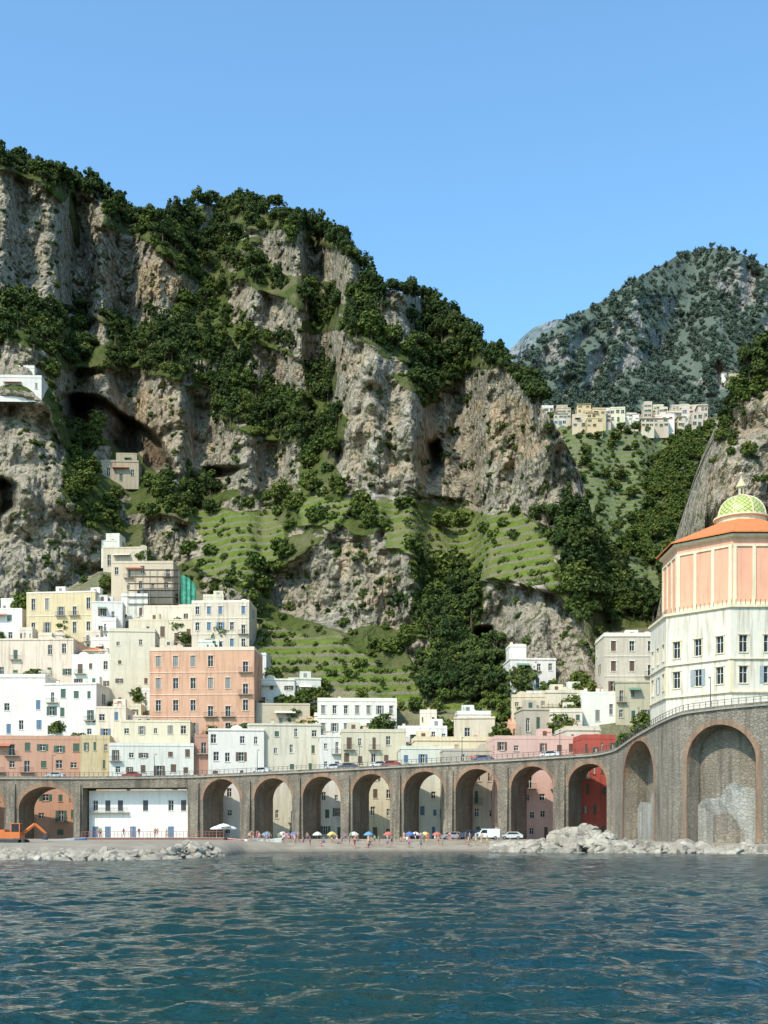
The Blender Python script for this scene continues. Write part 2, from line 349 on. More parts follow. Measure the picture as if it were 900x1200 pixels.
# ---------------------------------------------------------------- trees
def make_plant(name,kind,h,w,mat,seed,leaf=.55,nc=30,nl=32):
    r=random.Random(seed); mb=MB()
    if kind!='bush':
        top=h*(.95 if kind=='cypress' else .7)
        mb.cyl((0,0,-1.0),(r.uniform(-.2,.2),r.uniform(-.2,.2),top),.035*h,.01*h,M_bark,6)
        if kind in('tree','umbrella'):
            for q in range(7):
                a=r.uniform(0,6.28);z0=h*(r.uniform(.25,.6) if kind=='tree' else r.uniform(.5,.7));l=w*.4*r.uniform(.6,1)
                mb.cyl((0,0,z0),(math.cos(a)*l,math.sin(a)*l,z0+h*r.uniform(.1,.28)),.014*h,.005*h,M_bark,5)
    k=mb.mi(mat)
    for c in range(nc):
        if kind=='cypress':
            t=(c+.5)/nc; z=h*(.08+.9*t); rr=w*.5*math.sin(math.pi*min(1,(t*.93+.09)))**.7*(1 if t<.5 else 1.15-t*.6)
            a=r.uniform(0,6.28); cx=math.cos(a)*rr*.4;cy=math.sin(a)*rr*.4; cr=max(.35,rr*.65); czr=cr*1.7
        elif kind=='bush':
            a=r.uniform(0,6.28); d=w*.42*math.sqrt(r.random()); cx=math.cos(a)*d;cy=math.sin(a)*d; z=h*r.uniform(.1,.8)*(1-.5*(d/(w*.5))**2); cr=w*.17*r.uniform(.7,1.2);czr=cr
        elif kind=='conifer':
            t=r.random()**.8; z=h*(.2+.78*t); d=w*.5*(1-t)**.8*math.sqrt(r.uniform(.3,1)); a=r.uniform(0,6.28); cx=math.cos(a)*d;cy=math.sin(a)*d; cr=w*.15*(1.15-t*.7);czr=cr*.7
        elif kind=='umbrella':
            a=r.uniform(0,6.28); d=w*.42*math.sqrt(r.random()); cx=math.cos(a)*d;cy=math.sin(a)*d; z=h*(.92-.26*(d/(w*.42))**2+r.uniform(-.14,.03)); cr=w*.14*r.uniform(.7,1.2);czr=cr*.65
        else:
            u=r.uniform(-.75,1);a=r.uniform(0,6.28);rad=r.uniform(.55,1)*(1+.25*math.sin(a*3+seed)); q=math.sqrt(max(0,1-u*u))
            cx=math.cos(a)*q*w*.38*rad;cy=math.sin(a)*q*w*.38*rad;z=h*.60+u*h*.32*rad; cr=w*.15*r.uniform(.7,1.25);czr=cr*.8
        for l in range(nl):
            u=r.uniform(-1,1);a=r.uniform(0,6.28);q=math.sqrt(1-u*u);rad=r.uniform(.55,1.08)
            c0=Vector((cx+math.cos(a)*q*cr*rad,cy+math.sin(a)*q*cr*rad,z+u*czr*rad))
            nn=Vector((math.cos(a)*q+r.uniform(-.6,.6),math.sin(a)*q+r.uniform(-.6,.6),u+r.uniform(-.3,.8))).normalized()
            t1=nn.orthogonal().normalized(); t2=nn.cross(t1); ph=r.uniform(0,6.28); e1=t1*math.cos(ph)+t2*math.sin(ph); e2=nn.cross(e1)
            sz=leaf*r.uniform(.6,1.2); i=len(mb.v)
            mb.v+=[tuple(c0-e1*sz-e2*sz*.25),tuple(c0+e2*sz*.6-e1*.1*sz),tuple(c0+e1*sz),tuple(c0-e2*sz*.6)]
            mb.f.append((i,i+1,i+2,i+3)); mb.m.append(k)
    me=bpy.data.meshes.new(name); me.from_pydata(mb.v,[],mb.f)
    for m in mb.mats: me.materials.append(m)
    me.polygons.foreach_set('material_index',mb.m); me.update()
    return me
def protocol(name,meshes):
    c=bpy.data.collections.new(name)
    for i,m in enumerate(meshes):
        o=bpy.data.objects.new('%s_%02d'%(name,i),m); c.objects.link(o)
    return c
dk=[make_plant('pine','tree',10,8,L_dark,1),make_plant('umbrella_pine','umbrella',9,10,L_dark,2),make_plant('oak','tree',8,9,L_dark,3),make_plant('conifer','conifer',13,7,L_dark,4),make_plant('conifer','conifer',11,6,L_dark,5),make_plant('cypress','cypress',13,2.8,L_dark,6,nc=26),make_plant('chestnut','tree',7,7.5,L_mid,7)]
md=[make_plant('oak','tree',8,8,L_mid,11),make_plant('olive','tree',6,6.5,L_mid,12),make_plant('shrub','bush',3.6,5,L_mid,13,nc=18,nl=28),make_plant('shrub','bush',2.8,4,L_mid,14,nc=14,nl=28),make_plant('shrub','bush',3,4.4,L_dark,15,nc=14,nl=28)]
lt=[make_plant('vine','bush',1.9,3.4,L_light,21,.38,10,24),make_plant('vine','bush',1.6,2.8,L_light,22,.38,9,24),make_plant('lemon','tree',3.6,3.6,L_mid,23,.35,12,30)]
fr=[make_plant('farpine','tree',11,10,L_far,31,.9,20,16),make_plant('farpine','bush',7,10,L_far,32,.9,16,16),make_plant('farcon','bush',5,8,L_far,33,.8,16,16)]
C_dk=protocol('dark_tree',dk);C_md=protocol('shrub_tree',md);C_lt=protocol('vine_plant',lt);C_fr=protocol('far_tree',fr)
def scatter(name,pts,scl,idx,coll):
    me=bpy.data.meshes.new(name); me.from_pydata([tuple(p) for p in pts],[],[]); n=len(pts)
    for nm,ty,da in (('scl','FLOAT',scl),('rz','FLOAT',rng.uniform(0,6.28,n)),('ix','INT',idx)):
        a=me.attributes.new(nm,ty,'POINT'); a.data.foreach_set('value',np.asarray(da,dtype=np.int32 if ty=='INT' else np.float32))
    o=bpy.data.objects.new(name,me); COL.objects.link(o)
    g=bpy.data.node_groups.new(name,'GeometryNodeTree')
    g.interface.new_socket('Geometry',in_out='INPUT',socket_type='NodeSocketGeometry'); g.interface.new_socket('Geometry',in_out='OUTPUT',socket_type='NodeSocketGeometry')
    gi=g.nodes.new('NodeGroupInput');go=g.nodes.new('NodeGroupOutput'); ip=g.nodes.new('GeometryNodeInstanceOnPoints')
    ci=g.nodes.new('GeometryNodeCollectionInfo'); ci.inputs['Collection'].default_value=coll; ci.inputs['Separate Children'].default_value=True; ci.inputs['Reset Children'].default_value=True
    def na(nm,ty):
        q=g.nodes.new('GeometryNodeInputNamedAttribute'); q.data_type=ty; q.inputs[0].default_value=nm
        return [s for s in q.outputs if s.enabled and s.name=='Attribute'][0]
    cb=g.nodes.new('ShaderNodeCombineXYZ'); L=g.links.new
    L(na('rz','FLOAT'),cb.inputs[2]); cs=g.nodes.new('ShaderNodeCombineXYZ'); sa=na('scl','FLOAT')
    for q in range(3): L(sa,cs.inputs[q])
    L(gi.outputs[0],ip.inputs['Points']); L(ci.outputs[0],ip.inputs['Instance']); ip.inputs['Pick Instance'].default_value=True
    L(na('ix','INT'),ip.inputs['Instance Index']); L(cb.outputs[0],ip.inputs['Rotation']); L(cs.outputs[0],ip.inputs['Scale']); L(ip.outputs[0],go.inputs[0])
    md_=o.modifiers.new('scatter','NODES'); md_.node_group=g
    return o
def place(T,px,py):
    Y=T.yat(px,py); return np.stack([(px-450)/F*Y,Y+0.0,CZ+(HZ-py)/F*Y-.3],-1)
def sample(T,n,x0,x1,y0,y1,prob):
    px=rng.uniform(x0,x1,n);py=rng.uniform(y0,y1,n); i,j,ok=T.idx(px,py)
    pr=prob(px,py,i,j); k=ok&(rng.random(n)<pr); px=px[k];py=py[k]
    return px,py,place(T,px,py)
nzf=lambda px,py,s,o:fbm(px/s,py/s,px*0+o,3)
def rockabove(T,px,py,d=13):
    i,j,ok=T.idx(px,py-d); return T.mk['rock'][i,j]*ok
def nearpad(px,py):
    i,j,ok=main.idx(px,py-14); return (1-main.mk['pad'][i,j])
def pf(px,py,i,j):
    f=union(px,py,FOREST,8); de=main.mk['dense'][i,j]; r=main.mk['rock'][i,j]; t=main.mk['town'][i,j]
    nz=nzf(px,py,16,4)
    p=f*np.clip((nz-.38)*4,.10,.7)*(1-.5*rockabove(main,px,py)); p=np.maximum(p,de*np.clip((nz-.27)*4,.22,1))
    return p*(1-r*.85)*(1-t)*(1-main.mk['pad'][i,j])*nearpad(px,py)
px,py,pts=sample(main,8600,-90,800,170,860,pf)
NC=260; cx=rng.uniform(-90,640,NC); j=np.rint((cx+90)/(main.px[1]-main.px[0])).astype(int); keep=~((cx>152)&(cx<205)&(rng.random(NC)<.6))&~((cx>425)&(cx<480)&(rng.random(NC)<.6)); cx=cx[keep];j=j[keep]
cy=main.rid[j]+rng.uniform(0,9,len(cx)); cp=place(main,cx,cy)
P1=np.vstack([pts,cp]); n1=len(P1); ix=np.concatenate([rng.choice(7,len(pts),p=[.22,.17,.17,.12,.09,.10,.13]),rng.choice(6,len(cp),p=[.35,.3,.3,.03,.02,0])]); sc=rng.uniform(.45,1.1,n1)*np.concatenate([np.ones(len(pts)),np.full(len(cp),.85)])
scatter('hillside_forest',P1,sc,ix,C_dk); print('forest',n1)
def pb(px,py,i,j):
    m=main.mk; r=m['rock'][i,j]; nz=nzf(px,py,14,9); t=m['town'][i,j]; te=m['terr'][i,j]; cv=m['cave'][i,j]
    p=(1-r)*np.clip((nz-.32)*3.5,.10,1)*(1-.90*te)*(1-.4*rockabove(main,px,py,8))*(1-.5*m['dense'][i,j])+r*np.clip((nz-.51)*5,0.01,.6)
    return p*(1-t*.93)*(1-cv)*(1-m['pad'][i,j])*nearpad(px,py)
px,py,pts=sample(main,14500,-90,960,190,900,pb); n2=len(pts); rr_=main.mk['rock'][main.idx(px,py)[0],main.idx(px,py)[1]]
scatter('hillside_shrubs',pts,rng.uniform(.4,1.2,n2)*np.where(rr_>.5,.55,1),np.where(rr_>.5,rng.choice([2,3,4],n2),rng.choice(5,n2,p=[.17,.16,.25,.25,.17])),C_md); print('shrubs',n2)
def pt(px,py,i,j): return main.mk['terr'][i,j]*.9*np.clip((nzf(px,py,12,3)-.3)*4,.25,1)
px,py,pts=sample(main,14000,200,680,570,860,pt)
ph=np.mod(pts[:,2]/3.4,1); k=(ph>.24)&(ph<.42); pts=pts[k]; scatter('terrace_vines',pts,rng.uniform(.4,.8,len(pts)),rng.choice(3,len(pts),p=[.5,.38,.12]),C_lt)
def pm(px,py,i,j): return (1-mid.mk['terr'][i,j]*.92)*np.clip((nzf(px,py,18,2)-.25)*3.5,.3,1)
px,py,pts=sample(mid,4600,600,940,490,780,pm); scatter('valley_woodland',pts,rng.uniform(.6,1.1,len(pts)),rng.choice(5,len(pts),p=[.35,.2,.1,.1,.25]),C_md)
px,py,pts=sample(mid,3500,640,800,490,745,lambda px,py,i,j:mid.mk['terr'][i,j]); ph=np.mod(pts[:,2]/3.4,1); pts=pts[(ph>.2)&(ph<.45)]; scatter('valley_vines',pts,rng.uniform(.5,.9,len(pts)),rng.choice(3,len(pts)),C_lt)
def pfa(px,py,i,j): return (1-far.mk['rock'][i,j]*.92)*np.clip((nzf(px,py,16,5)-.30)*4,.15,1)
px,py,pts=sample(far,8000,575,960,280,520,pfa); scatter('distant_woodland',pts,rng.uniform(.35,.9,len(pts)),rng.choice(3,len(pts)),C_fr)
def pcl(px,py,i,j):
    top=(py-cliff.rid[j]); return np.where(top<26,.8,np.where(nzf(px,py,12,6)>.6,.25,.0))*(px>838)
px,py,pts=sample(cliff,1500,830,1000,400,700,pcl); scatter('cliff_shrubs',pts,rng.uniform(.3,.7,len(pts)),rng.choice(5,len(pts)),C_md)
tp=[];
for (a,b) in ((878,440),(886,432),(894,436),(902,430),(912,434),(925,430),(884,446),(896,446),(852,486),(856,474),(848,505),(862,462)): tp.append(place(cliff,np.array([a*1.0]),np.array([b+6.0]))[0])
scatter('cliff_trees',np.array(tp),np.array([.9,.95,1,1,.9,.9,.8,.8,.5,.5,.4,.45]),np.array([0,2,0,0,2,0,2,2,2,2,0,2]),C_dk)
def ptt(px,py,i,j): return main.mk['town'][i,j]*np.clip((nzf(px,py,10,6)-.5)*5,0,1)*(py<880)
px,py,pts=sample(main,1100,-60,760,680,890,ptt); scatter('town_garden_trees',pts,rng.uniform(.5,1.0,len(pts)),rng.choice(5,len(pts),p=[.3,.3,.2,.1,.1]),C_md)
# ---------------------------------------------------------------- facades
def facade(W,G,O,U,Nn,w,h,wins,wm,reveal=.3,z0=0.0,trim=None):
    xs=sorted({0.0,w}|{q[0] for q in wins}|{q[1] for q in wins}); zs=sorted({z0,h}|{q[2] for q in wins}|{q[3] for q in wins})
    def pt(u,z,d=0): return (O[0]+U[0]*u+Nn[0]*d,O[1]+U[1]*u+Nn[1]*d,O[2]+z)
    for a in range(len(xs)-1):
        for b in range(len(zs)-1):
            u=(xs[a]+xs[a+1])/2;z=(zs[b]+zs[b+1])/2
            if any(q[0]<u<q[1] and q[2]<z<q[3] for q in wins): continue
            W.poly([pt(xs[a],zs[b]),pt(xs[a+1],zs[b]),pt(xs[a+1],zs[b+1]),pt(xs[a],zs[b+1])],wm)
    for q in wins:
        a,b,c,d=q[:4]; kind=q[4]; r=-reveal
        W.poly([pt(a,c),pt(a,c,r),pt(a,d,r),pt(a,d)],wm);W.poly([pt(b,c),pt(b,d),pt(b,d,r),pt(b,c,r)],wm)
        W.poly([pt(a,c),pt(b,c),pt(b,c,r),pt(a,c,r)],wm);W.poly([pt(a,d),pt(a,d,r),pt(b,d,r),pt(b,d)],wm)
        G.poly([pt(a,c,r),pt(b,c,r),pt(b,d,r),pt(a,d,r)],M_glass)
        fw=.09
        fr=q[5] if len(q)>5 else M_frame
        if kind=='closed':
            G.obox(O,U,Nn,a+.03,b-.03,-.14,-.08,c+.02,d-.02,fr)
            G.obox(O,U,Nn,(a+b)/2-.03,(a+b)/2+.03,-.08,-.06,c+.02,d-.02,M_dark)
        else:
            for (u0,u1,v0,v1) in ((a,a+fw,c,d),(b-fw,b,c,d),(a+fw,b-fw,d-fw,d),(a+fw,b-fw,c,c+fw),((a+b)/2-.05,(a+b)/2+.05,c+fw,d-fw),(a+fw,(a+b)/2-.05,c+(d-c)*.6,c+(d-c)*.6+.07),((a+b)/2+.05,b-fw,c+(d-c)*.6,c+(d-c)*.6+.07)):
                G.obox(O,U,Nn,u0,u1,r+.01,r+.07,v0,v1,M_frame)
            if kind=='open':
                sw=(b-a)*.5
                G.obox(O,U,Nn,a-sw,a-.02,.02,.07,c,d,fr); G.obox(O,U,Nn,b+.02,b+sw,.02,.07,c,d,fr)
        if kind!='plain': W.obox(O,U,Nn,a-.12,b+.12,.004,.14,c-.14,c-.01,trim or wm)
        if trim and kind!='open':
            W.obox(O,U,Nn,a-.16,a-.0,.004,.08,c,d,trim);W.obox(O,U,Nn,b+.0,b+.16,.004,.08,c,d,trim);W.obox(O,U,Nn,a-.25,b+.25,.004,.16,d+.0,d+.2,trim)
def balcony(B,O,U,Nn,a,b,z,dep=.9,mat=None):
    B.obox(O,U,Nn,a,b,.004,dep,z-.18,z-.02,mat or M_concrete)
    B.obox(O,U,Nn,a,b,dep-.06,dep-.01,z+.95,z+1.02,M_dark)
    n=max(3,int((b-a)/.25))
    for i in range(n+1):
        u=a+(b-a-.04)*i/n; B.obox(O,U,Nn,u,u+.035,dep-.055,dep-.02,z-.02,z+.95,M_dark)
HC=0
awn=[flat('awning_cloth',c_,.8) for c_ in ((.6,.55,.45),(.45,.16,.08),(.12,.25,.16),(.65,.6,.5))]
def house(name,x0,x1,yt,yb,col,fl=2,nc=3,T=None,Y=None,depth=None,roof='flat',yaw=None,zb=None,sh=None,bal=.15,trim=None,ww=None,door=True,whf=.5,clutter=True,base=None):
    global HC; HC+=1
    r=random.Random(HC*13+5)
    if Y is None:
        T=T or main
        gx,gy=np.meshgrid(np.linspace(x0,x1,5),np.linspace(yt,yb,4)); Y=float(T.yat(gx.ravel(),gy.ravel()).min())-1.2
    yaw=r.uniform(-.12,.12) if yaw is None else yaw
    xl,xr=(x0-450)/F*Y,(x1-450)/F*Y; zt=CZ+(HZ-yt)/F*Y; z0=CZ+(HZ-yb)/F*Y if zb is None else zb
    w=xr-xl;h=zt-z0; d=depth or max(7,min(14,w*.9))
    U=(math.cos(yaw),math.sin(yaw)); Nf=(U[1],-U[0]); cx=(xl+xr)/2
    O=(cx-U[0]*w/2,Y-U[1]*w/2+abs(math.sin(yaw))*w/2,z0)
    jit=r.uniform(.84,1.06); col=tuple(min(.8,c_*jit*r.uniform(.97,1.03)) for c_ in col)
    E=empty(name); W=MB();G=MB();R=MB();B=MB(); wm=stucco(col,r.uniform(.3,1))
    if base is None: base=-5.0 if zb is None else 0.0
    sh=sh or r.choice([M_green,M_brown,M_green,M_grey,M_bluesh,M_brown,M_brown])
    def wins(w,nc,jit):
        out=[]; fh=h/fl; cw=w/nc; wd=ww or min(1.2,cw*.34)
        skip=r.random()*.15
        for f in range(fl):
            isb=(f==0)
            for c in range(nc):
                if r.random()<skip+jit: continue
                u=cw*(c+.5)+ (0 if trim else r.uniform(-.2,.2)*cw*.8); wd2=wd*(1 if trim else r.choice([1,1,.75,1.15])); z=fh*f+fh*(.28 if not isb else .24)+(0 if trim else r.uniform(-.05,.05)*fh); hh=fh*whf*r.choice([1,1,.8,.65] if not trim else [1])
                k=r.random(); kd='closed' if k<.33 else ('open' if k<.5 and cw>wd*2.4 else 'glass')
                if isb and door and c==nc//2: z=.05; hh=min(2.6,fh*.7); kd='closed'
                if (not isb) and r.random()<bal: z=fh*f+.12; hh=min(fh*.7,2.7); bl.append((max(.1,u-wd*1.3),min(w-.1,u+wd*1.3),fh*f+.12))
                out.append((max(.15,u-wd2/2),min(w-.15,u+wd2/2),z,z+hh,kd,sh))
        return out
    bl=[]; fw=wins(w,nc,0 if trim else .08); facade(W,G,O,U,Nf,w,h,fw,wm,z0=base,trim=trim)
    for (a,b,z) in bl: balcony(B,O,U,Nf,a,b,z)
    if not trim and w>7 and r.random()<.35:
        a=r.uniform(.1,.4)*w;b=a+r.uniform(.25,.45)*w; z=h/fl*(fl-1)+h/fl*.75; m_=r.choice(awn)
        pts=[(a,.01,z),(b,.01,z),(b,1.5,z-.7),(a,1.5,z-.7)]; B.poly([(O[0]+U[0]*u+Nf[0]*dd,O[1]+U[1]*u+Nf[1]*dd,O[2]+z_) for u,dd,z_ in pts],m_)
    if trim:
        for f in range(1,fl): W.obox(O,U,Nf,0,w,.005,.12,h/fl*f+.02,h/fl*f+.22,trim)
    bl=[]; ns=max(1,int(d/3.6))
    O2=(O[0]+U[0]*w,O[1]+U[1]*w,z0); U2=(-Nf[0],-Nf[1]); facade(W,G,O2,U2,U,d,h,wins(d,ns,.3),wm,z0=base)
    O3=(O[0]-Nf[0]*d,O[1]-Nf[1]*d,z0); facade(W,G,O3,Nf,(-U[0],-U[1]),d,h,wins(d,ns,.3),wm,z0=base)
    facade(W,G,(O2[0]-Nf[0]*d,O2[1]-Nf[1]*d,z0),(-U[0],-U[1]),(-Nf[0],-Nf[1]),w,h,[],wm,z0=base)
    ct=trim or wm
    if roof=='flat':
        ov=r.choice([.18,.05,.1])
        R.obox(O,U,Nf,-ov,w+ov,-d-ov,ov,h+.003,h+.22,ct)
        ph=r.choice([.75,.5,.95])
        R.obox(O,U,Nf,0,w,-.22,-.02,h+.22,h+ph,ct);R.obox(O,U,Nf,0,.2,-d,-.22,h+.22,h+ph,ct);R.obox(O,U,Nf,w-.2,w,-d,-.22,h+.22,h+ph,ct)
        if clutter:
            for q in range(r.randint(1,4)):
                u=r.uniform(.5,max(.6,w-1.6)); dd=r.uniform(2,max(2.1,d-3.5)); k=r.random()
                if k<.35: R.obox(O,U,Nf,u,u+.7,-dd-.6,-dd,h+.22,h+1.6,ct); R.obox(O,U,Nf,u-.1,u+.8,-dd-.7,-dd+.1,h+1.6,h+1.72,M_tile)
                elif k<.6 and w>6: 
                    u=min(u,w-3.6); R.obox(O,U,Nf,u,u+3,-dd-2.2,-dd,h+.22,h+2.7,ct); R.obox(O,U,Nf,u+1,u+1.9,-dd,-dd+.05,h+.25,h+2.2,sh)
                elif k<.75 and w>7:
                    u=min(u,w-4.2); p0=(O[0]+U[0]*(u+2)-Nf[0]*dd,O[1]+U[1]*(u+2)-Nf[1]*dd,O[2]+h+.1); p1=(p0[0]-Nf[0]*2.6,p0[1]-Nf[1]*2.6,p0[2]); R.cyl(p0,p1,1.7,1.7,ct,20)
                else:
                    for z in (0,.9,1.6): R.obox(O,U,Nf,u-.5*(z>0),u+.05+.5*(z>0),-dd-.03,-dd,h+.22+(z if z else 0),h+.26+(z if z else 2.2),M_dark)
    else:
        rh=min(w,d)*.18; e=.5
        def pt(u,dd,z): return (O[0]+U[0]*u+Nf[0]*dd,O[1]+U[1]*u+Nf[1]*dd,O[2]+z)
        a,b,c_,d_=pt(-e,e,h+.1),pt(w+e,e,h+.1),pt(w+e,-d-e,h+.1),pt(-e,-d-e,h+.1)
        m=min(w,d)/2; r1=pt(m,-d/2,h+.1+rh); r2=pt(max(m,w-m),-d/2,h+.1+rh)
        R.poly([a,b,r2,r1],M_tile);R.poly([b,c_,r2],M_tile);R.poly([c_,d_,r1,r2],M_tile);R.poly([d_,a,r1],M_tile)
        R.obox(O,U,Nf,-e,w+e,-d-e,e,h-.08,h+.09,ct)
    W.obj('walls',E);G.obj('windows',E);R.obj('roof',E);B.obj('balconies',E)
    return Y
WH=(.75,.71,.63);CR=(.68,.59,.45);CR2=(.60,.51,.37);YE=(.66,.52,.31);PK=(.72,.41,.28);SA=(.60,.34,.23);OC=(.55,.40,.22);GY=(.48,.42,.34);RD=(.46,.10,.07)
T1=stucco((.74,.68,.57))
house('cream_house',120,172,642,668,CR2,1,3); house('white_house',118,136,634,648,WH,1,1)
house('ochre_house',130,203,660,712,CR2,3,5,bal=.4)
house('cream_house',28,112,694,748,YE,2,5,trim=T1); house('white_house',108,143,706,748,WH,2,2); house('white_house',142,173,699,722,WH,1,2)
house('cream_house',168,236,712,738,CR,1,5,bal=.3); house('cream_house',224,292,706,762,CR,3,5,trim=T1); house('white_house',238,262,700,716,CR,1,1)
house('white_house',-45,25,714,752,WH,2,3); house('cream_house',-50,86,750,796,CR,2,7,bal=.3); house('white_house',84,131,770,810,WH,2,3)
house('cream_house',128,181,740,828,(.70,.61,.47),4,2,bal=.0,ww=.9,whf=.3); house('cream_house',150,246,727,752,CR,1,6)
Yp=house('pink_palazzo',174,298,762,866,PK,4,6,trim=stucco((.76,.56,.43)),yaw=-.05,sh=M_grey,bal=.2,whf=.5,ww=1.35,clutter=False)
house('white_house',297,312,768,805,WH,2,1); house('white_house',-55,53,794,860,WH,3,6,sh=M_bluesh); house('white_house',50,113,802,866,WH,3,4,bal=.3)
house('cream_house',300,363,826,853,CR2,1,3); house('white_house',296,345,797,828,WH,2,3); house('white_house',338,376,796,822,(.66,.62,.54),1,2)
house('white_villa',372,465,822,862,WH,2,7,trim=T1); house('cream_house',532,580,842,868,CR,1,2,ww=1.3); house('white_house',466,524,854,886,WH,2,5,bal=.3)
house('grey_house',612,662,832,864,GY,1,4); house('cream_house',600,642,817,847,CR2,2,3); house('cream_house',640,686,812,842,CR,1,3,roof='flat'); house('white_house',682,722,813,845,WH,1,3)
house('cream_house',708,773,746,840,CR,4,3,trim=T1,yaw=.0); house('cream_house',722,762,800,846,CR2,2,3)
house('white_hill_house',598,652,773,806,WH,2,4,bal=.0); house('white_tower_house',597,617,758,792,WH,1,1)
def minY(x0,x1,y0,y1,T=main):
    gx,gy=np.meshgrid(np.linspace(x0,x1,6),np.linspace(y0,y1,5)); return float(T.yat(gx.ravel(),gy.ravel()).min())
def meanY(x0,x1,y): return float(np.mean(main.yat(np.linspace(x0,x1,7),np.full(7,float(y)))))
yc=meanY(-5,50,463); house('white_cliff_house',-14,48,442,460,WH,1,4,Y=yc-.5,yaw=.04,clutter=False,base=-3,depth=14,ww=.9); house('white_cliff_house',14,40,431,446,WH,1,2,Y=yc+5,yaw=.04,base=-4,depth=12,clutter=False,ww=.8)
yc=meanY(118,162,566); house('stone_ruin',118,162,541,563,(.46,.38,.28),1,3,Y=yc-.5,clutter=False,base=-3.0,yaw=.06,depth=12); house('stone_ruin',136,160,532,545,(.46,.38,.28),1,1,Y=yc+4,clutter=False,base=-4,yaw=.06,depth=10); house('white_cliff_house',124,140,628,640,WH,1,1,base=-1.5)
# ---------------------------------------------------------------- viaduct path
VP=[(-150,274,912),(-80,272,912),(100,268.5,912.5),(220,266,911),(350,256,905),(500,245,897),(620,235,890),(700,229,885),(722,224,880),(745,213,864),(775,200,847),(800,193,836),(850,187,830),(905,185,825),(980,189,821)]
q=np.array([P(*[a,c,b]) for a,b,c in VP])
cs=np.concatenate([[0],np.cumsum(np.hypot(np.diff(q[:,0]),np.diff(q[:,1])))]); S=np.linspace(0,cs[-1],700)
vx=sm(np.interp(S,cs,q[:,0]),30,0);vy=sm(np.interp(S,cs,q[:,1]),30,0);vz=sm(np.interp(S,cs,q[:,2]),40,0)
tx=np.gradient(vx);ty=np.gradient(vy);tl=np.hypot(tx,ty);tx/=tl;ty/=tl
S=np.concatenate([[0],np.cumsum(np.hypot(np.diff(vx),np.diff(vy)))])
spx=450+F*vx/vy
def s_of(px): return float(np.interp(px,spx,S))
def vp(s,d=0,z=None):
    x=np.interp(s,S,vx);y=np.interp(s,S,vy);a=np.interp(s,S,tx);b=np.interp(s,S,ty)
    return (float(x+b*d),float(y-a*d),float(np.interp(s,S,vz)) if z is None else z)
def vY(px): return vp(s_of(px))[1]
ZB=1.4
V=MB()
openings=[(-45,5,921,9,'arch'),(22,86,922,9,'arch'),(97,220,923,9,'flat'),(238,281,913,9,'arch'),(298,342,912,9,'arch'),(355,399,910,9,'arch'),(413,457,907,9,'arch'),(473,521,904,9,'arch'),(534,583,901,9,'arch'),(599,648,898,9,'arch'),(666,711,895,9,'arch'),(731,766,868,4.5,'blind'),(805,886,849,3.2,'blind')]
ops=[]
for (a,b,t,dep,k) in openings:
    s0,s1=s_of(a),s_of(b); sm_=(s0+s1)/2; Ym=vp(sm_)[1]; ops.append((s0,s1,CZ+(HZ-t)/F*Ym,dep,k))
def wallstrip(s0,s1,zlo,mat):
    n=max(1,int((s1-s0)/1.5))
    for i in range(n):
        a=s0+(s1-s0)*i/n;b=s0+(s1-s0)*(i+1)/n
        V.poly([vp(a,0,zlo),vp(b,0,zlo),vp(b),vp(a)],mat)
s=0.0; Smain=s_of(716)
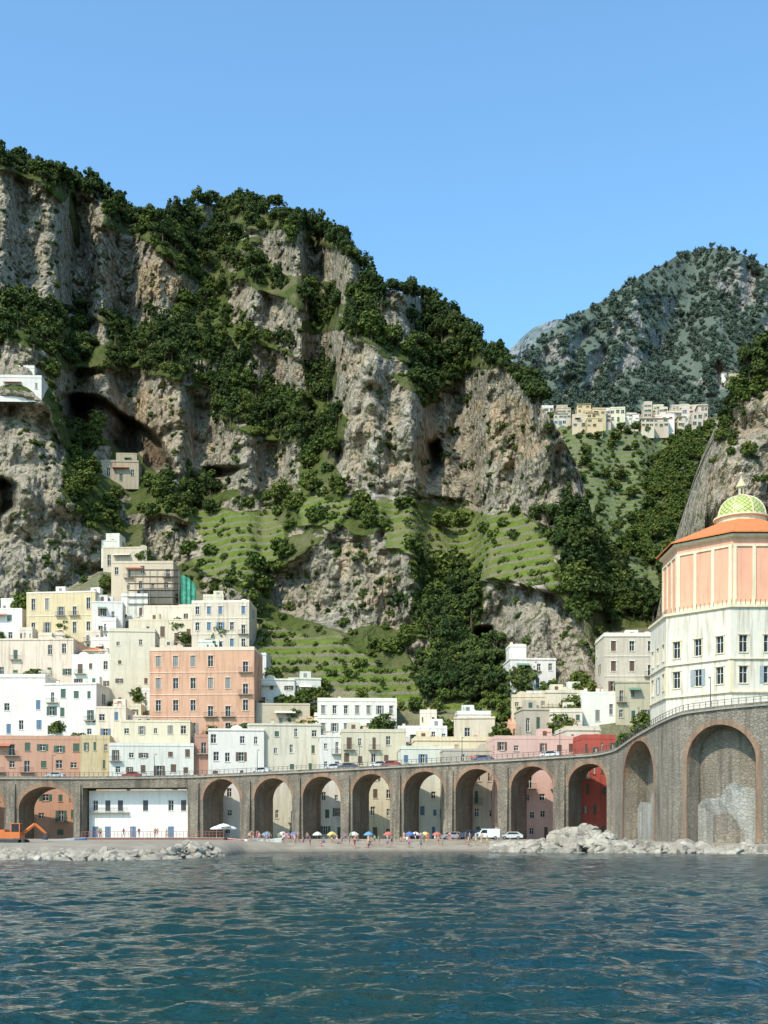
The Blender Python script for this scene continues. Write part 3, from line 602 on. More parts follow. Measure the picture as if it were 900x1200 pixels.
for (s0,s1,zt,dep,k) in ops:
    mat=M_via if s0<Smain else M_wall
    wallstrip(s,s0,ZB,mat); 
    if s0<Smain and s>0:
        V.poly([vp(s,-9,ZB),vp(s0,-9,ZB),vp(s0,-9),vp(s,-9)],mat)
    r=(s1-s0)/2; c=(s0+s1)/2; N_=20; zs=zt-r*(1.0 if r<6 else .8); ry=zt-zs
    if k=='flat': arc=[(s0,zt),(s1,zt)]; zs=zt
    else: arc=[(c-r*math.cos(math.pi*i/N_),zs+ry*math.sin(math.pi*i/N_)) for i in range(N_+1)]
    for i in range(len(arc)-1):
        (a,za),(b,zb2)=arc[i],arc[i+1]
        V.poly([vp(a,0,za),vp(b,0,zb2),vp(b),vp(a)],mat)
        V.poly([vp(a,0,za),vp(a,-dep,za),vp(b,-dep,zb2),vp(b,0,zb2)],mat)
        if k!='blind': V.poly([vp(a,-9,za),vp(b,-9,zb2),vp(b,-9),vp(a,-9)],mat)
        else: V.poly([vp(a,-dep,ZB),vp(b,-dep,ZB),vp(b,-dep,zb2),vp(a,-dep,za)],mat)
    for a in (s0,s1): V.poly([vp(a,0,ZB),vp(a,-dep,ZB),vp(a,-dep,zs),vp(a,0,zs)],mat)
    if k!='flat':
        t=.75 if r<6 else 1.0
        if k=='blind': t=.85
        for i in range(N_):
            f1=math.pi*i/N_;f2=math.pi*(i+1)/N_
            def rp(f,rr,d): return vp(c-(r+rr)*math.cos(f),d,zs+(ry+rr)*math.sin(f))
            V.poly([rp(f1,0,.07),rp(f2,0,.07),rp(f2,t,.07),rp(f1,t,.07)],M_brick)
            V.poly([rp(f1,t,.07),rp(f2,t,.07),rp(f2,t,0),rp(f1,t,0)],M_brick)
            V.poly([rp(f1,-.003,.07),rp(f2,-.003,.07),rp(f2,-.003,-.9),rp(f1,-.003,-.9)],M_brick)
        if k=='blind':
            for (u0,u1) in ((s0-t,s0),(s1,s1+t)):
                V.poly([vp(u0,.07,ZB),vp(u1,.07,ZB),vp(u1,.07,zs),vp(u0,.07,zs)],M_brick)
            if r>4.5:
                top=[(s0,ZB+6.2),(s0+1.6,ZB+7.4),(c-1.4,ZB+7.0),(c-.4,ZB+8.6),(c+1.6,ZB+9.8),(s1-1.5,ZB+9.0),(s1,ZB+8.5)]
                V.poly([vp(s0,-2.6,ZB),vp(s1,-2.6,ZB)]+[vp(a,-2.6,z) for a,z in top[::-1]],M_block)
                for (a,za),(b,zb2) in zip(top[:-1],top[1:]): V.poly([vp(a,-2.6,za),vp(b,-2.6,zb2),vp(b,-3.2,zb2),vp(a,-3.2,za)],M_block)
    s=s1
wallstrip(s,S[-1],ZB,M_wall)
pr=[o for o in ops if o[4] in('arch','flat')]
for a,b in zip(pr[:-1],pr[1:]):
    c=(a[1]+b[0])/2; hw=min(.95,(b[0]-a[1])*.3); top=vp(c)[2]-1.3
    A=[vp(c-hw,.9,ZB),vp(c+hw,.9,ZB),vp(c+hw,.3,top),vp(c-hw,.3,top)]; Bq=[vp(c-hw,0,ZB),vp(c+hw,0,ZB),vp(c+hw,0,top),vp(c-hw,0,top)]
    V.poly(A,M_via);V.poly([A[0],A[3],Bq[3],Bq[0]],M_via);V.poly([A[1],Bq[1],Bq[2],A[2]],M_via);V.poly([A[3],A[2],Bq[2],Bq[3]],M_via)
def band(s0,s1,d0,d1,z0,z1,mat,step=2.0,M=None):
    M=M or V; n=max(1,int((s1-s0)/step))
    for i in range(n):
        a=s0+(s1-s0)*i/n;b=s0+(s1-s0)*(i+1)/n
        def g(s,d,z): 
            p=vp(s,d); return (p[0],p[1],p[2]+z)
        M.poly([g(a,d1,z0),g(b,d1,z0),g(b,d1,z1),g(a,d1,z1)],mat); M.poly([g(a,d1,z1),g(b,d1,z1),g(b,d0,z1),g(a,d0,z1)],mat)
        M.poly([g(a,d1,z0),g(b,d1,z0),g(b,d0,z0),g(a,d0,z0)],mat); M.poly([g(a,d0,z0),g(b,d0,z0),g(b,d0,z1),g(a,d0,z1)],mat)
band(0,S[-1],-9.2,.35,-.15,.12,M_concrete)
band(0,S[-1],-.15,.1,.13,.5,M_via)
V.obj('stone_viaduct')
RD_=MB(); band(0,S[-1],-8.3,-.9,.125,.14,M_asph,M=RD_); RD_.obj('coast_road')
RL=MB(); band(0,S[-1],-.04,.02,1.35,1.42,M_dark,M=RL); band(0,S[-1],-.03,.01,.95,.99,M_dark,M=RL)
for i in range(int(S[-1]/1.1)):
    a=i*1.1; p=vp(a); RL.obox((p[0],p[1],p[2]),(1,0),(0,1),-.04,.04,-.04,.04,.5,1.35,M_dark)
RL.obj('viaduct_railing')
def frow(name,x0,x1,yt,col,fl,nc,off=15,**k):
    Y=vY((x0+x1)/2)+off; return house(name,x0,x1,yt,0,col,fl,nc,Y=Y,zb=2.0,yaw=k.pop('yaw',.07),depth=12,**k)
frow('salmon_house',-70,94,866,SA,6,9,14,sh=M_green,bal=.35,ww=1.3)
frow('yellow_house',94,128,866,YE,6,3,15,sh=M_green); frow('white_house',112,147,830,CR,8,2,20); frow('white_house',128,226,874,WH,6,6,13,sh=M_brown,bal=.3)
frow('cream_house',142,222,846,CR,7,5,19); frow('rose_house',228,246,864,(.42,.24,.18),6,1,18); frow('white_house',244,309,856,(.74,.70,.62),6,4,15,bal=.0); 
frow('cream_house',290,376,850,(.70,.62,.49),7,4,21,ww=1.0,bal=.1); frow('white_house',374,403,864,WH,6,2,15); frow('cream_house',400,476,858,CR,6,5,18,bal=.2)
frow('cream_house',470,532,878,WH,5,4,14); frow('yellow_house',486,586,868,(.68,.56,.37),5,6,19); frow('pink_house',580,680,866,(.64,.43,.34),6,6,15,ww=1.0)
frow('red_house',682,722,866,RD,5,4,14,sh=M_green,bal=.2); frow('white_house',664,704,856,(.66,.58,.47),6,3,24); frow('grey_house',520,600,880,(.45,.40,.33),5,5,13)
E=empty('white_seafront_house'); W=MB();G=MB(); c0=vp(s_of(99),-3.0,2.0);c1=vp(s_of(217),-3.0,2.0)
U=Vector((c1[0]-c0[0],c1[1]-c0[1])); wl=U.length; U=tuple(U/wl); Nn=(U[1],-U[0]); hh=CZ+(HZ-926)/F*268-2
ws=[(wl*(i+.5)/8-.6,wl*(i+.5)/8+.6,hh*.58,hh*.58+2.4,'closed' if i%3 else 'glass',M_dark) for i in (0,1,2,4,6,7)]+[(wl*(i+.5)/8-.7,wl*(i+.5)/8+.7,.05,2.8,'closed',M_bluesh) for i in (0,1,3,6)]
facade(W,G,c0,U,Nn,wl,hh,ws,stucco((.75,.72,.66)),reveal=.35); W.obox(c0,U,Nn,0,wl,-4,-.4,hh-.1,hh,M_frame); balcony(G,c0,U,Nn,wl*.02,wl*.4,hh*.55); W.obj('walls',E);G.obj('windows',E)
for k in range(74):
    if k<52: x=random.uniform(-10,285); y=random.uniform(728,862)
    elif k<64: x=random.uniform(300,590); y=845+random.uniform(0,20)+ (x-300)*.03
    else: x=random.uniform(600,700); y=random.uniform(835,862)
    w=random.uniform(16,42); h=random.uniform(14,28)
    gx,gy=np.meshgrid(np.linspace(x,x+w,4),np.linspace(y-h,y,3)); Yf=float(main.yat(gx.ravel(),gy.ravel()).min())+random.uniform(-1.0,2.5)
    house(random.choice(['white_house','cream_house']),x,x+w,y-h,y,random.choice([WH,WH,CR,CR,CR2,OC,(.66,.58,.47),PK if k%11==0 else WH]),random.choice([1,2,2]),random.choice([2,3,4]),Y=Yf,roof='tile' if random.random()<.12 else 'flat')
for k in range(56):
    x=random.uniform(632,832) if k<50 else random.uniform(836,875); w=random.uniform(7,19); h=random.uniform(8,16); y=random.choice([500,498,494,490,484]) if k<50 else 452
    if abs(x-735)<14: y+=2;h*=.7
    if k<50: Yf=float(mid.yat(x,508))+ (499-y)*2.2
    else: Yf=float(far.yat(x,y))
    house('village_house',x,x+w,y-h,y,random.choice([WH,CR,CR2,YE,(.6,.5,.4)]),2,random.choice([2,3]),Y=Yf,roof='tile' if k%3==0 else 'flat',ww=1.8,bal=0,clutter=False,base=-6)
E=empty('scaffolding'); G=MB(); Ys=minY(150,232,672,712)-3.5
M_net,_nt,_b=newmat('green_netting'); n=N(_nt); n.link(n.mix(n.ramp(n.noise(n.pos(),.8,4),.35,.65),(.03,.20,.13),(.08,.32,.21)),_b.inputs['Base Color']); _b.inputs['Roughness'].default_value=.8
a=P(212,712,Ys);b=P(230,674,Ys); 
nb_=10
for i in range(nb_):
    for j_ in range(8):
        def gp(i,j): 
            u=i/nb_;v=j/8; return (a[0]+(b[0]-a[0])*u,a[1]+.35*math.sin(u*19)+.3*math.sin(v*13+u*5),a[2]+(b[2]-a[2])*v*(1-.35*u*u))
        G.poly([gp(i,j_),gp(i+1,j_),gp(i+1,j_+1),gp(i,j_+1)],M_net)
G.obj('netting',E,smooth=True); G=MB(); a=P(150,708,Ys);b=P(210,668,Ys)
for i in range(8):
    x=a[0]+(b[0]-a[0])*i/7; G.cyl((x,Ys-.5,a[2]-3),(x,Ys-.5,b[2]),.07,.07,M_grey,5); G.cyl((x,Ys+1,a[2]-3),(x,Ys+1,b[2]),.07,.07,M_grey,5)
for j_ in range(6):
    z=a[2]+(b[2]-a[2])*j_/5; G.box(a[0],b[0],Ys-.6,Ys+1,z,z+.08,M_brown)
G.obj('poles_and_boards',E)
# ---------------------------------------------------------------- church
E=empty('church'); cx_,cy_=64.3,215.0; W=MB();G=MB();R=MB();D=MB()
cw=stucco((.68,.62,.51),1.2); pk=stucco((.76,.38,.25)); cm=stucco((.72,.62,.43))
def octa(R_,z0,z1,fn,rot=math.pi/8):
    vs=[(cx_+R_*math.cos(rot+math.pi/4*i),cy_+R_*math.sin(rot+math.pi/4*i)) for i in range(8)]
    for i in range(8):
        a=vs[i];b=vs[(i+1)%8]; U=Vector((b[0]-a[0],b[1]-a[1])); l=U.length;U=tuple(U/l);Nn=(U[1],-U[0])
        fn((a[0],a[1],z0),U,Nn,l,z1-z0)
M_shut=flat('pale_blue_shutter',(.30,.34,.35),.6)
def low(O,U,Nn,l,h):
    ws=[]
    for c in range(3):
        u=l*(c+.5)/3
        for z in (5.6,10.8): ws.append((u-.7,u+.7,z,z+2.9,'open' if c==1 and z<6 else 'glass',M_shut))
    facade(W,G,O,U,Nn,l,h,ws,cw,trim=cm)
    W.obox(O,U,Nn,-.1,l+.1,.005,.35,4.0,4.3,cm); W.obox(O,U,Nn,-.1,l+.1,.005,.3,9.6,9.8,cm); W.obox(O,U,Nn,0,.5,.005,.1,4.3,9.6,cm);W.obox(O,U,Nn,l-.5,l,.005,.1,4.3,9.6,cm)
octa(16.2,22.6,41.0,low)
rot=math.pi/8
R.lathe(cx_,cy_,[(16.2,40.7),(16.6,40.9),(16.6,41.3),(13.0,41.35)],cm,8,rot)
for i in range(120):
    f=i/120*8; e_=int(f); t=f-e_; p0=(16.0*math.cos(rot+math.pi/4*e_),16.0*math.sin(rot+math.pi/4*e_)); p1=(16.0*math.cos(rot+math.pi/4*(e_+1)),16.0*math.sin(rot+math.pi/4*(e_+1)))
    x=cx_+p0[0]+(p1[0]-p0[0])*t;y=cy_+p0[1]+(p1[1]-p0[1])*t; D.box(x-.04,x+.04,y-.04,y+.04,41.36,42.3,M_dark)
def up(O,U,Nn,l,h):
    facade(W,G,O,U,Nn,l,h,[],pk)
    W.obox(O,U,Nn,0,l,.005,.25,0,.8,cm); W.obox(O,U,Nn,0,l,.005,.2,h-1.6,h-1.2,cm)
    for u in (.05,l*.34-.3,l*.66-.3,l-.65): W.obox(O,U,Nn,u,u+.6,.006,.2,.8,h-1.6,cm)
octa(13.9,41.4,53.2,up)
R.lathe(cx_,cy_,[(13.9,53.0),(14.6,53.3),(14.6,53.7)],cm,8,rot)
T_=MB(); T_.lathe(cx_,cy_,[(15.2,53.75),(15.2,53.95),(4.6,58.6)],M_tile,8,rot)
M_dome,_nt,_b=newmat('majolica_tiles'); n=N(_nt); p=n.pos(); s3=n.node('ShaderNodeSeparateXYZ'); n.link(p,s3.inputs[0])
dx=n.math('SUBTRACT',s3.outputs[0],cx_);dy=n.math('SUBTRACT',s3.outputs[1],cy_); an=n.math('MULTIPLY',n.math('ARCTAN2',dy,dx),24/6.2832)
zz=n.math('MULTIPLY',s3.outputs[2],1.3); d1=n.math('FRACT',n.math('ADD',an,zz)); d2=n.math('FRACT',n.math('SUBTRACT',an,zz))
k1=n.math('LESS_THAN',n.math('ABSOLUTE',n.math('SUBTRACT',d1,.5)),.14);k2=n.math('LESS_THAN',n.math('ABSOLUTE',n.math('SUBTRACT',d2,.5)),.14)
c=n.mix(n.math('MAXIMUM',k1,k2),(.58,.50,.13),(.15,.28,.11)); n.link(c,_b.inputs['Base Color']); _b.inputs['Roughness'].default_value=.4
D.lathe(cx_,cy_,[(4.4,57.6),(4.4,59.3),(4.9,59.4),(4.9,59.7),(4.3,59.75)],cm,24)
D.lathe(cx_,cy_,[(4.3*math.cos(t),59.75+4.0*math.sin(t)) for t in [i*math.pi/2/12*.93 for i in range(13)]],M_dome,32)
for i in range(8):
    a=math.pi/4*i+.2; q=[(cx_+4.38*math.cos(t)*math.cos(a),cy_+4.38*math.cos(t)*math.sin(a),59.75+4.06*math.sin(t)) for t in [k*math.pi/2/8*.93 for k in range(9)]]
    for u,v in zip(q[:-1],q[1:]): D.cyl(u,v,.12,.12,cm,5,False)
D.lathe(cx_,cy_,[(.9,63.4),(.9,63.8),(.7,63.85),(.7,65.2),(1.0,65.3),(1.0,65.5),(.75,65.9),(.4,66.5),(.12,67.0),(.1,67.5),(.28,67.7),(.28,67.9),(.05,68.1),(.05,68.4)],flat('gilded_stucco',(.60,.50,.30),.5),12)
for i in range(6):
    a=i*math.pi/3+.3; D.obox((cx_+.7*math.cos(a),cy_+.7*math.sin(a),0),(-math.sin(a),math.cos(a)),(math.cos(a),math.sin(a)),-.15,.15,-.05,.02,64.0,65.0,M_dark)
D.box(cx_-.05,cx_+.05,cy_-.05,cy_+.05,68.4,69.8,M_dark);D.box(cx_-.45,cx_+.45,cy_-.04,cy_+.04,69.2,69.32,M_dark)
W.obj('walls',E);G.obj('windows',E);R.obj('cornices',E);T_.obj('roof',E);D.obj('dome_and_lantern',E,smooth=False)
PL=MB(); sA=s_of(722)
ss=np.linspace(sA,S[-1],30); rim=[vp(a,-.5) for a in ss]
for i in range(29):
    a,b=rim[i],rim[i+1]; PL.poly([a,b,(b[0]+30*(i+1)/29+12,b[1]+60,b[2]),(a[0]+30*i/29+12,a[1]+60,a[2])],M_concrete)
PL.obj('promontory_terrace')
# ---------------------------------------------------------------- ground & shore
shore=[(-300,128),(0,128),(110,122),(200,130),(262,150),(290,182),(330,192),(450,196),(580,196),(620,188),(750,180),(900,174),(1100,172)]
M_beach,_nt,_b=newmat('beach'); n=N(_nt); p=n.pos()
c=n.mix(n.ramp(n.noise(p,.3,6,.7),.35,.65),(.25,.20,.14),(.36,.30,.225)); s3=n.node('ShaderNodeSeparateXYZ'); n.link(p,s3.inputs[0])
c=n.mix(n.ramp(s3.outputs[2],.05,.5,.65,0),c,(.10,.085,.06)); n.link(c,_b.inputs['Base Color']); _b.inputs['Roughness'].default_value=.9; n.link(n.bump(n.noise(p,2,6,.8),.8,.2),_b.inputs['Normal'])
pxs=np.linspace(-300,1100,200); ys=np.interp(pxs,[a for a,b in shore],[b for a,b in shore])+(fbm(pxs/20,pxs*0,pxs*0,3)-.5)*6
mb=MB(); prof=[(-8,-1.2),(0,-.05),(2.5,.45),(7,.9),(14,1.5),(30,1.9)]
rows=[]
for k_,(a,z) in enumerate(prof): rows.append([((x-450)/F*(y+a),y+a,z) for x,y in zip(pxs,ys)])
rows.append([((x-450)/F*250,250,2.0) for x in pxs]); rows.append([((x-450)/F*345,345,2.05) for x in pxs])
mb.v=[p for r in rows for p in r]; nn=200
for i in range(len(rows)-1):
    for j_ in range(nn-1): mb.f.append((i*nn+j_,i*nn+j_+1,(i+1)*nn+j_+1,(i+1)*nn+j_)); mb.m.append(0)
mb.mats=[M_beach]; mb.obj('beach_ground',smooth=True)
# water
Yr=np.concatenate([np.linspace(-150,4,12),np.geomspace(6,260,860),np.geomspace(280,6000,24)])
uu=np.linspace(-.40,.40,600); ext=np.geomspace(.42,25,26); uu=np.concatenate([-ext[::-1],uu,ext])
Xw=uu[None,:]*(np.abs(Yr)[:,None]+4); Yw=np.repeat(Yr[:,None],len(uu),1)
dy=np.gradient(Yr)[:,None]; Zw=np.zeros(Xw.shape); wr=random.Random(3)
for k in range(76):
    lam=.24*(13**(wr.random())); th=wr.gauss(math.pi/2+.2,.42); kx=math.cos(th)*2*math.pi/lam;ky=math.sin(th)*2*math.pi/lam
    amp=.0058*lam**.85; att=np.clip(lam/(dy*2.5)-1,0,1)
    pz=kx*Xw+ky*Yw+wr.uniform(0,6.28); Zw+=amp*att*(np.sin(pz)+.2*np.sin(2*pz+1.57))
ws_=fbm(Xw/14,Yw/22,Xw*0,3); Zw*=(.35+1.3*ws_)
Zw[np.abs(Xw)>.41*(np.abs(Yw)+4)]*=.3
R_,C_=Xw.shape; co=np.stack([Xw,Yw,Zw],-1).reshape(-1).astype(np.float32)
ii=np.arange(R_-1)[:,None]*C_+np.arange(C_-1)[None,:]; fc=np.stack([ii,ii+1,ii+C_+1,ii+C_],-1).reshape(-1,4)
me=bpy.data.meshes.new('sea_water'); me.vertices.add(R_*C_); me.vertices.foreach_set('co',co); nf=len(fc); me.loops.add(nf*4); me.polygons.add(nf)
me.loops.foreach_set('vertex_index',fc.reshape(-1).astype(np.int32)); me.polygons.foreach_set('loop_start',np.arange(0,nf*4,4,dtype=np.int32)); me.polygons.foreach_set('loop_total',np.full(nf,4,np.int32)); me.update(calc_edges=True); me.polygons.foreach_set('use_smooth',np.ones(nf,bool))
M_sea,_nt,_b=newmat('sea_water'); n=N(_nt); p=n.pos()
c=n.mix(n.ramp(n.noise(n.mapping(p,(.05,.03,1)),1,4),.35,.65),(.005,.036,.030),(.004,.030,.042)); n.link(c,_b.inputs['Base Color'])
_b.inputs['Roughness'].default_value=.07; _b.inputs['IOR'].default_value=1.333
h1=n.noise(n.mapping(p,(1.0,2.0,1)),3.4,3,.6); h2=n.noise(n.mapping(p,(1.0,1.9,1)),.9,3,.5)
n.link(n.bump(n.math('ADD',h1,n.math('MULTIPLY',h2,2.4)),1.0,.095),_b.inputs['Normal'])
me.materials.append(M_sea); o=bpy.data.objects.new('sea_water',me); COL.objects.link(o)
# ---------------------------------------------------------------- rocks
import bmesh
def rockpile(name,items,mat):
    bm=bmesh.new()
    for (x,y,z,r,sd) in items:
        rr=random.Random(sd); g=bmesh.ops.create_icosphere(bm,subdivisions=2,radius=r,matrix=Matrix.Translation((x,y,z))@Matrix.Rotation(rr.uniform(0,6),4,Vector((rr.uniform(-1,1),rr.uniform(-1,1),1)).normalized()))
        sx,sy,sz=rr.uniform(.8,1.4),rr.uniform(.7,1.1),rr.uniform(.6,.95); cuts=[(Vector((rr.uniform(-1,1),rr.uniform(-1,1),rr.uniform(-1,1))).normalized(),rr.uniform(.4,.7)) for _ in range(10)]
        for v in g['verts']:
            d=(v.co-Vector((x,y,z)))/r
            for (nn_,dd) in cuts:
                t=d.dot(nn_)
                if t>dd: d-=nn_*(t-dd)
            v.co=Vector((x+d.x*r*sx*1.15,y+d.y*r*sy*1.15,z+d.z*r*sz*1.15))
    me=bpy.data.meshes.new(name); bm.to_mesh(me); bm.free(); me.materials.append(mat); o=bpy.data.objects.new(name,me); COL.objects.link(o)
it=[]
for k in range(430):
    px_=random.uniform(575,960); sY=float(np.interp(px_,[a for a,b in shore],[b for a,b in shore])); t=random.random()
    Y=sY-3+t*9; hump=1+2.6*math.exp(-((px_-688)/38)**2)
    z=(-.2+t*1.5)*hump*(.45 if px_>760 else .9) ; it.append(((px_-450)/F*Y,Y,z,random.choice([.5,.7,.9,1.3,1.6])*random.uniform(.8,1.1),k))
rockpile('breakwater_rocks',it,M_boulder)
it=[]
for k in range(420):
    px_=random.uniform(-60,262); sY=float(np.interp(px_,[a for a,b in shore],[b for a,b in shore])); t=random.random(); Y=sY-2+t*8
    z=(-.15+t*.9)*(1+1.1*math.exp(-((px_-225)/26)**2)); it.append(((px_-450)/F*Y,Y,z,random.choice([.25,.4,.6,.85])*random.uniform(.8,1.1),k+900))
rockpile('groyne_rocks',it,M_boulder)
Q=MB(); M_redw=stucco((.34,.13,.10))
xa,xb=(95-450)/F*200,(262-450)/F*200
Q.box(xa,xb,200,214,.5,2.2,M_redw); Q.box(xa-.1,xb+.1,199.9,214.1,2.2,2.35,M_concrete)
for i in range(40):
    x=xa+(xb-xa)*i/39; Q.box(x-.03,x+.03,200.1,200.16,2.35,3.3,M_redw)
Q.box(xa,xb,200.1,200.16,3.3,3.36,M_redw); Q.box(xa,xb,200.1,200.15,2.85,2.89,M_redw); Q.obj('bathing_quay')
# ---------------------------------------------------------------- vehicles etc.
def car(name,x,y,z,yaw,col,L=4.2,H=1.45,Wd=1.7,van=False):
    mb=MB(); body=flat('car_paint',col,.3,var=.05); 
    pr=[(0,.35),(0,.8),(.9,.92),(1.45,H),(3.2,H),(3.95,.95),(L,.9),(L,.35)] if not van else [(0,.4),(0,1.1),(.5,1.25),(1.1,H),(L,H),(L,.4)]
    c,s=math.cos(yaw),math.sin(yaw)
    def tp(a,b,h): a-=L/2; return (x+a*c-b*s,y+a*s+b*c,z+h)
    for sd in (-Wd/2,Wd/2): mb.poly([tp(a,sd,h) for a,h in pr],body)
    for i in range(len(pr)):
        (a,h),(a2,h2)=pr[i],pr[(i+1)%len(pr)]; mb.poly([tp(a,-Wd/2,h),tp(a2,-Wd/2,h2),tp(a2,Wd/2,h2),tp(a,Wd/2,h)],body)
    g=[(1.15,.97),(1.6,H-.1),(3.05,H-.1),(3.6,.99)] if not van else [(.75,1.2),(1.15,H-.2),(2.0,H-.2),(2.0,1.2)]
    for sd in (-Wd/2-.012,Wd/2+.012): mb.poly([tp(a,sd,h) for a,h in g],M_glass)
    a,h=pr[2];a2,h2=pr[3]; e=.04; mb.poly([tp(a+.05-e,-Wd/2+.12,h+.06+e),tp(a2-.05-e,-Wd/2+.12,h2-.06+e),tp(a2-.05-e,Wd/2-.12,h2-.06+e),tp(a+.05-e,Wd/2-.12,h+.06+e)],M_glass)
    for a in (.8,L-.85):
        for sd in (-Wd/2,Wd/2): mb.cyl(tp(a,sd-.12,.33),tp(a,sd+.12,.33),.33,.33,M_dark,14); mb.cyl(tp(a,sd-.13,.33),tp(a,sd+.13,.33),.17,.17,M_grey,10)
    return mb.obj(name)
for px_,col in ((386,(.5,.5,.5)),(402,(.06,.07,.1)),(440,(.6,.6,.6)),(452,(.35,.04,.03)),(300,(.6,.6,.58)),(560,(.1,.12,.2)),(640,(.6,.6,.6)),(60,(.5,.5,.5)),(150,(.3,.04,.03))):
    s_=s_of(px_); p=vp(s_,-2.6); car('parked_car',p[0],p[1],p[2]+.15,math.atan2(float(np.interp(s_,S,ty)),float(np.interp(s_,S,tx))),col)
car('white_van',(571-450)/F*222,222,1.95,.1,(.7,.7,.7),4.4,2.0,1.8,True); car('dark_van',(552-450)/F*225,225,1.98,.4,(.05,.06,.08),4.2,1.8,1.8,True); car('parked_car',(530-450)/F*226,226,1.95,.2,(.3,.32,.35)); car('parked_car',(600-450)/F*224,224,1.95,-.2,(.5,.5,.5))
def parasol(px_,Y,col,z=1.6,s=1.0):
    mb=MB(); m=flat('parasol_cloth',col,.8,var=.1); x=(px_-450)/F*Y; mb.cyl((x,Y,z-.3),(x,Y,z+2.2*s),.03,.03,M_frame,6)
    n=10; zc=z+2.15*s; R0=1.1*s; i=len(mb.v); mb.v.append((x,Y,zc+.1))
    for rr,dz in ((.5,-.08),(1,-.42)):
        for j in range(n): t=6.2832*j/n; mb.v.append((x+R0*rr*math.cos(t),Y+R0*rr*math.sin(t),zc+dz))
    for j in range(n):
        k=(j+1)%n; mb.f.append((i,i+1+j,i+1+k)); mb.m.append(mb.mi(m)); mb.f.append((i+1+j,i+1+n+j,i+1+n+k,i+1+k)); mb.m.append(mb.mi(m))
        a=mb.v[i+1+n+j];b=mb.v[i+1+n+k]; mb.poly([a,b,(b[0],b[1],b[2]-.2),(a[0],a[1],a[2]-.2)],m)
    mb.obj('beach_parasol')
pc=[(.08,.16,.40),(.62,.58,.5),(.6,.50,.15),(.65,.65,.62),(.12,.28,.45),(.5,.13,.10)]
for k,(a,Y) in enumerate([(345,213),(372,217),(389,213),(415,219),(432,214),(455,212),(480,213),(487,218),(498,216),(331,219),(312,215),(512,219)]): parasol(a,Y,pc[k%6],s=.8)
for a,Y,s_ in ((262,236,1.4),(270,238,1.2),(254,240,1.2)): parasol(a,Y,(.72,.70,.66),2.0,s_)
def boat(px_,Y,yaw,col,L=4.2,z=1.0):
    mb=MB(); m=flat('boat_paint',col,.5,var=.1); x=(px_-450)/F*Y; c,s=math.cos(yaw),math.sin(yaw); sec=[]
    for i in range(9):
        t=i/8; hw=.8*math.sin(math.pi*min(1,.28+t*.72))**.6*(1 if t<.95 else .4); sh_=.75+.35*t*t
        sec.append([(L*(t-.5),yy*hw,zz) for yy,zz in ((-1,sh_),(-.75,.25),(0,.0+.25*t**3),(.75,.25),(1,sh_),(.85,sh_),(.6,.35),(-.6,.35),(-.85,sh_))])
    T_=lambda p:(x+p[0]*c-p[1]*s,Y+p[0]*s+p[1]*c,z+p[2])
    for a,b in zip(sec[:-1],sec[1:]):
        for j in range(9):
            k=(j+1)%9; mb.poly([T_(a[j]),T_(a[k]),T_(b[k]),T_(b[j])],m if j<4 else M_frame)
    mb.poly([T_(q_) for q_ in sec[0]],m); mb.poly([T_(q_) for q_ in ((-.9,-.7,.6),(-.6,-.7,.6),(-.6,.7,.6),(-.9,.7,.6))],M_brown); mb.poly([T_(q_) for q_ in ((.4,-.65,.62),(.7,-.65,.62),(.7,.65,.62),(.4,.65,.62))],M_brown)
    mb.obj('rowing_boat')
for a,Y,yw,c_ in ((292,206,.3,(.65,.65,.62)),(306,210,1.2,(.08,.2,.4)),(318,205,-.4,(.6,.6,.55)),(70,178,.1,(.6,.6,.58)),(86,182,.4,(.1,.25,.45)),(275,203,2.8,(.5,.08,.06))): boat(a,Y,yw,c_,z=1.25)
def person_mesh(name,J,edges,rad,split):
    me=bpy.data.meshes.new(name); me.from_pydata(J,edges,[]); o=bpy.data.objects.new(name,me); COL.objects.link(o)
    m=o.modifiers.new('s','SKIN'); 
    for i,v in enumerate(me.skin_vertices[0].data): v.radius=(rad[i],rad[i]*.85); v.use_root=(i==0)
    m2=o.modifiers.new('ss','SUBSURF'); m2.levels=1;m2.render_levels=1
    dg=bpy.context.evaluated_depsgraph_get(); r=bpy.data.meshes.new_from_object(o.evaluated_get(dg)); bpy.data.objects.remove(o)
    r.materials.clear()
    for _ in range(4): r.materials.append(None)
    for p_ in r.polygons: p_.material_index=split(p_.center)
    return r
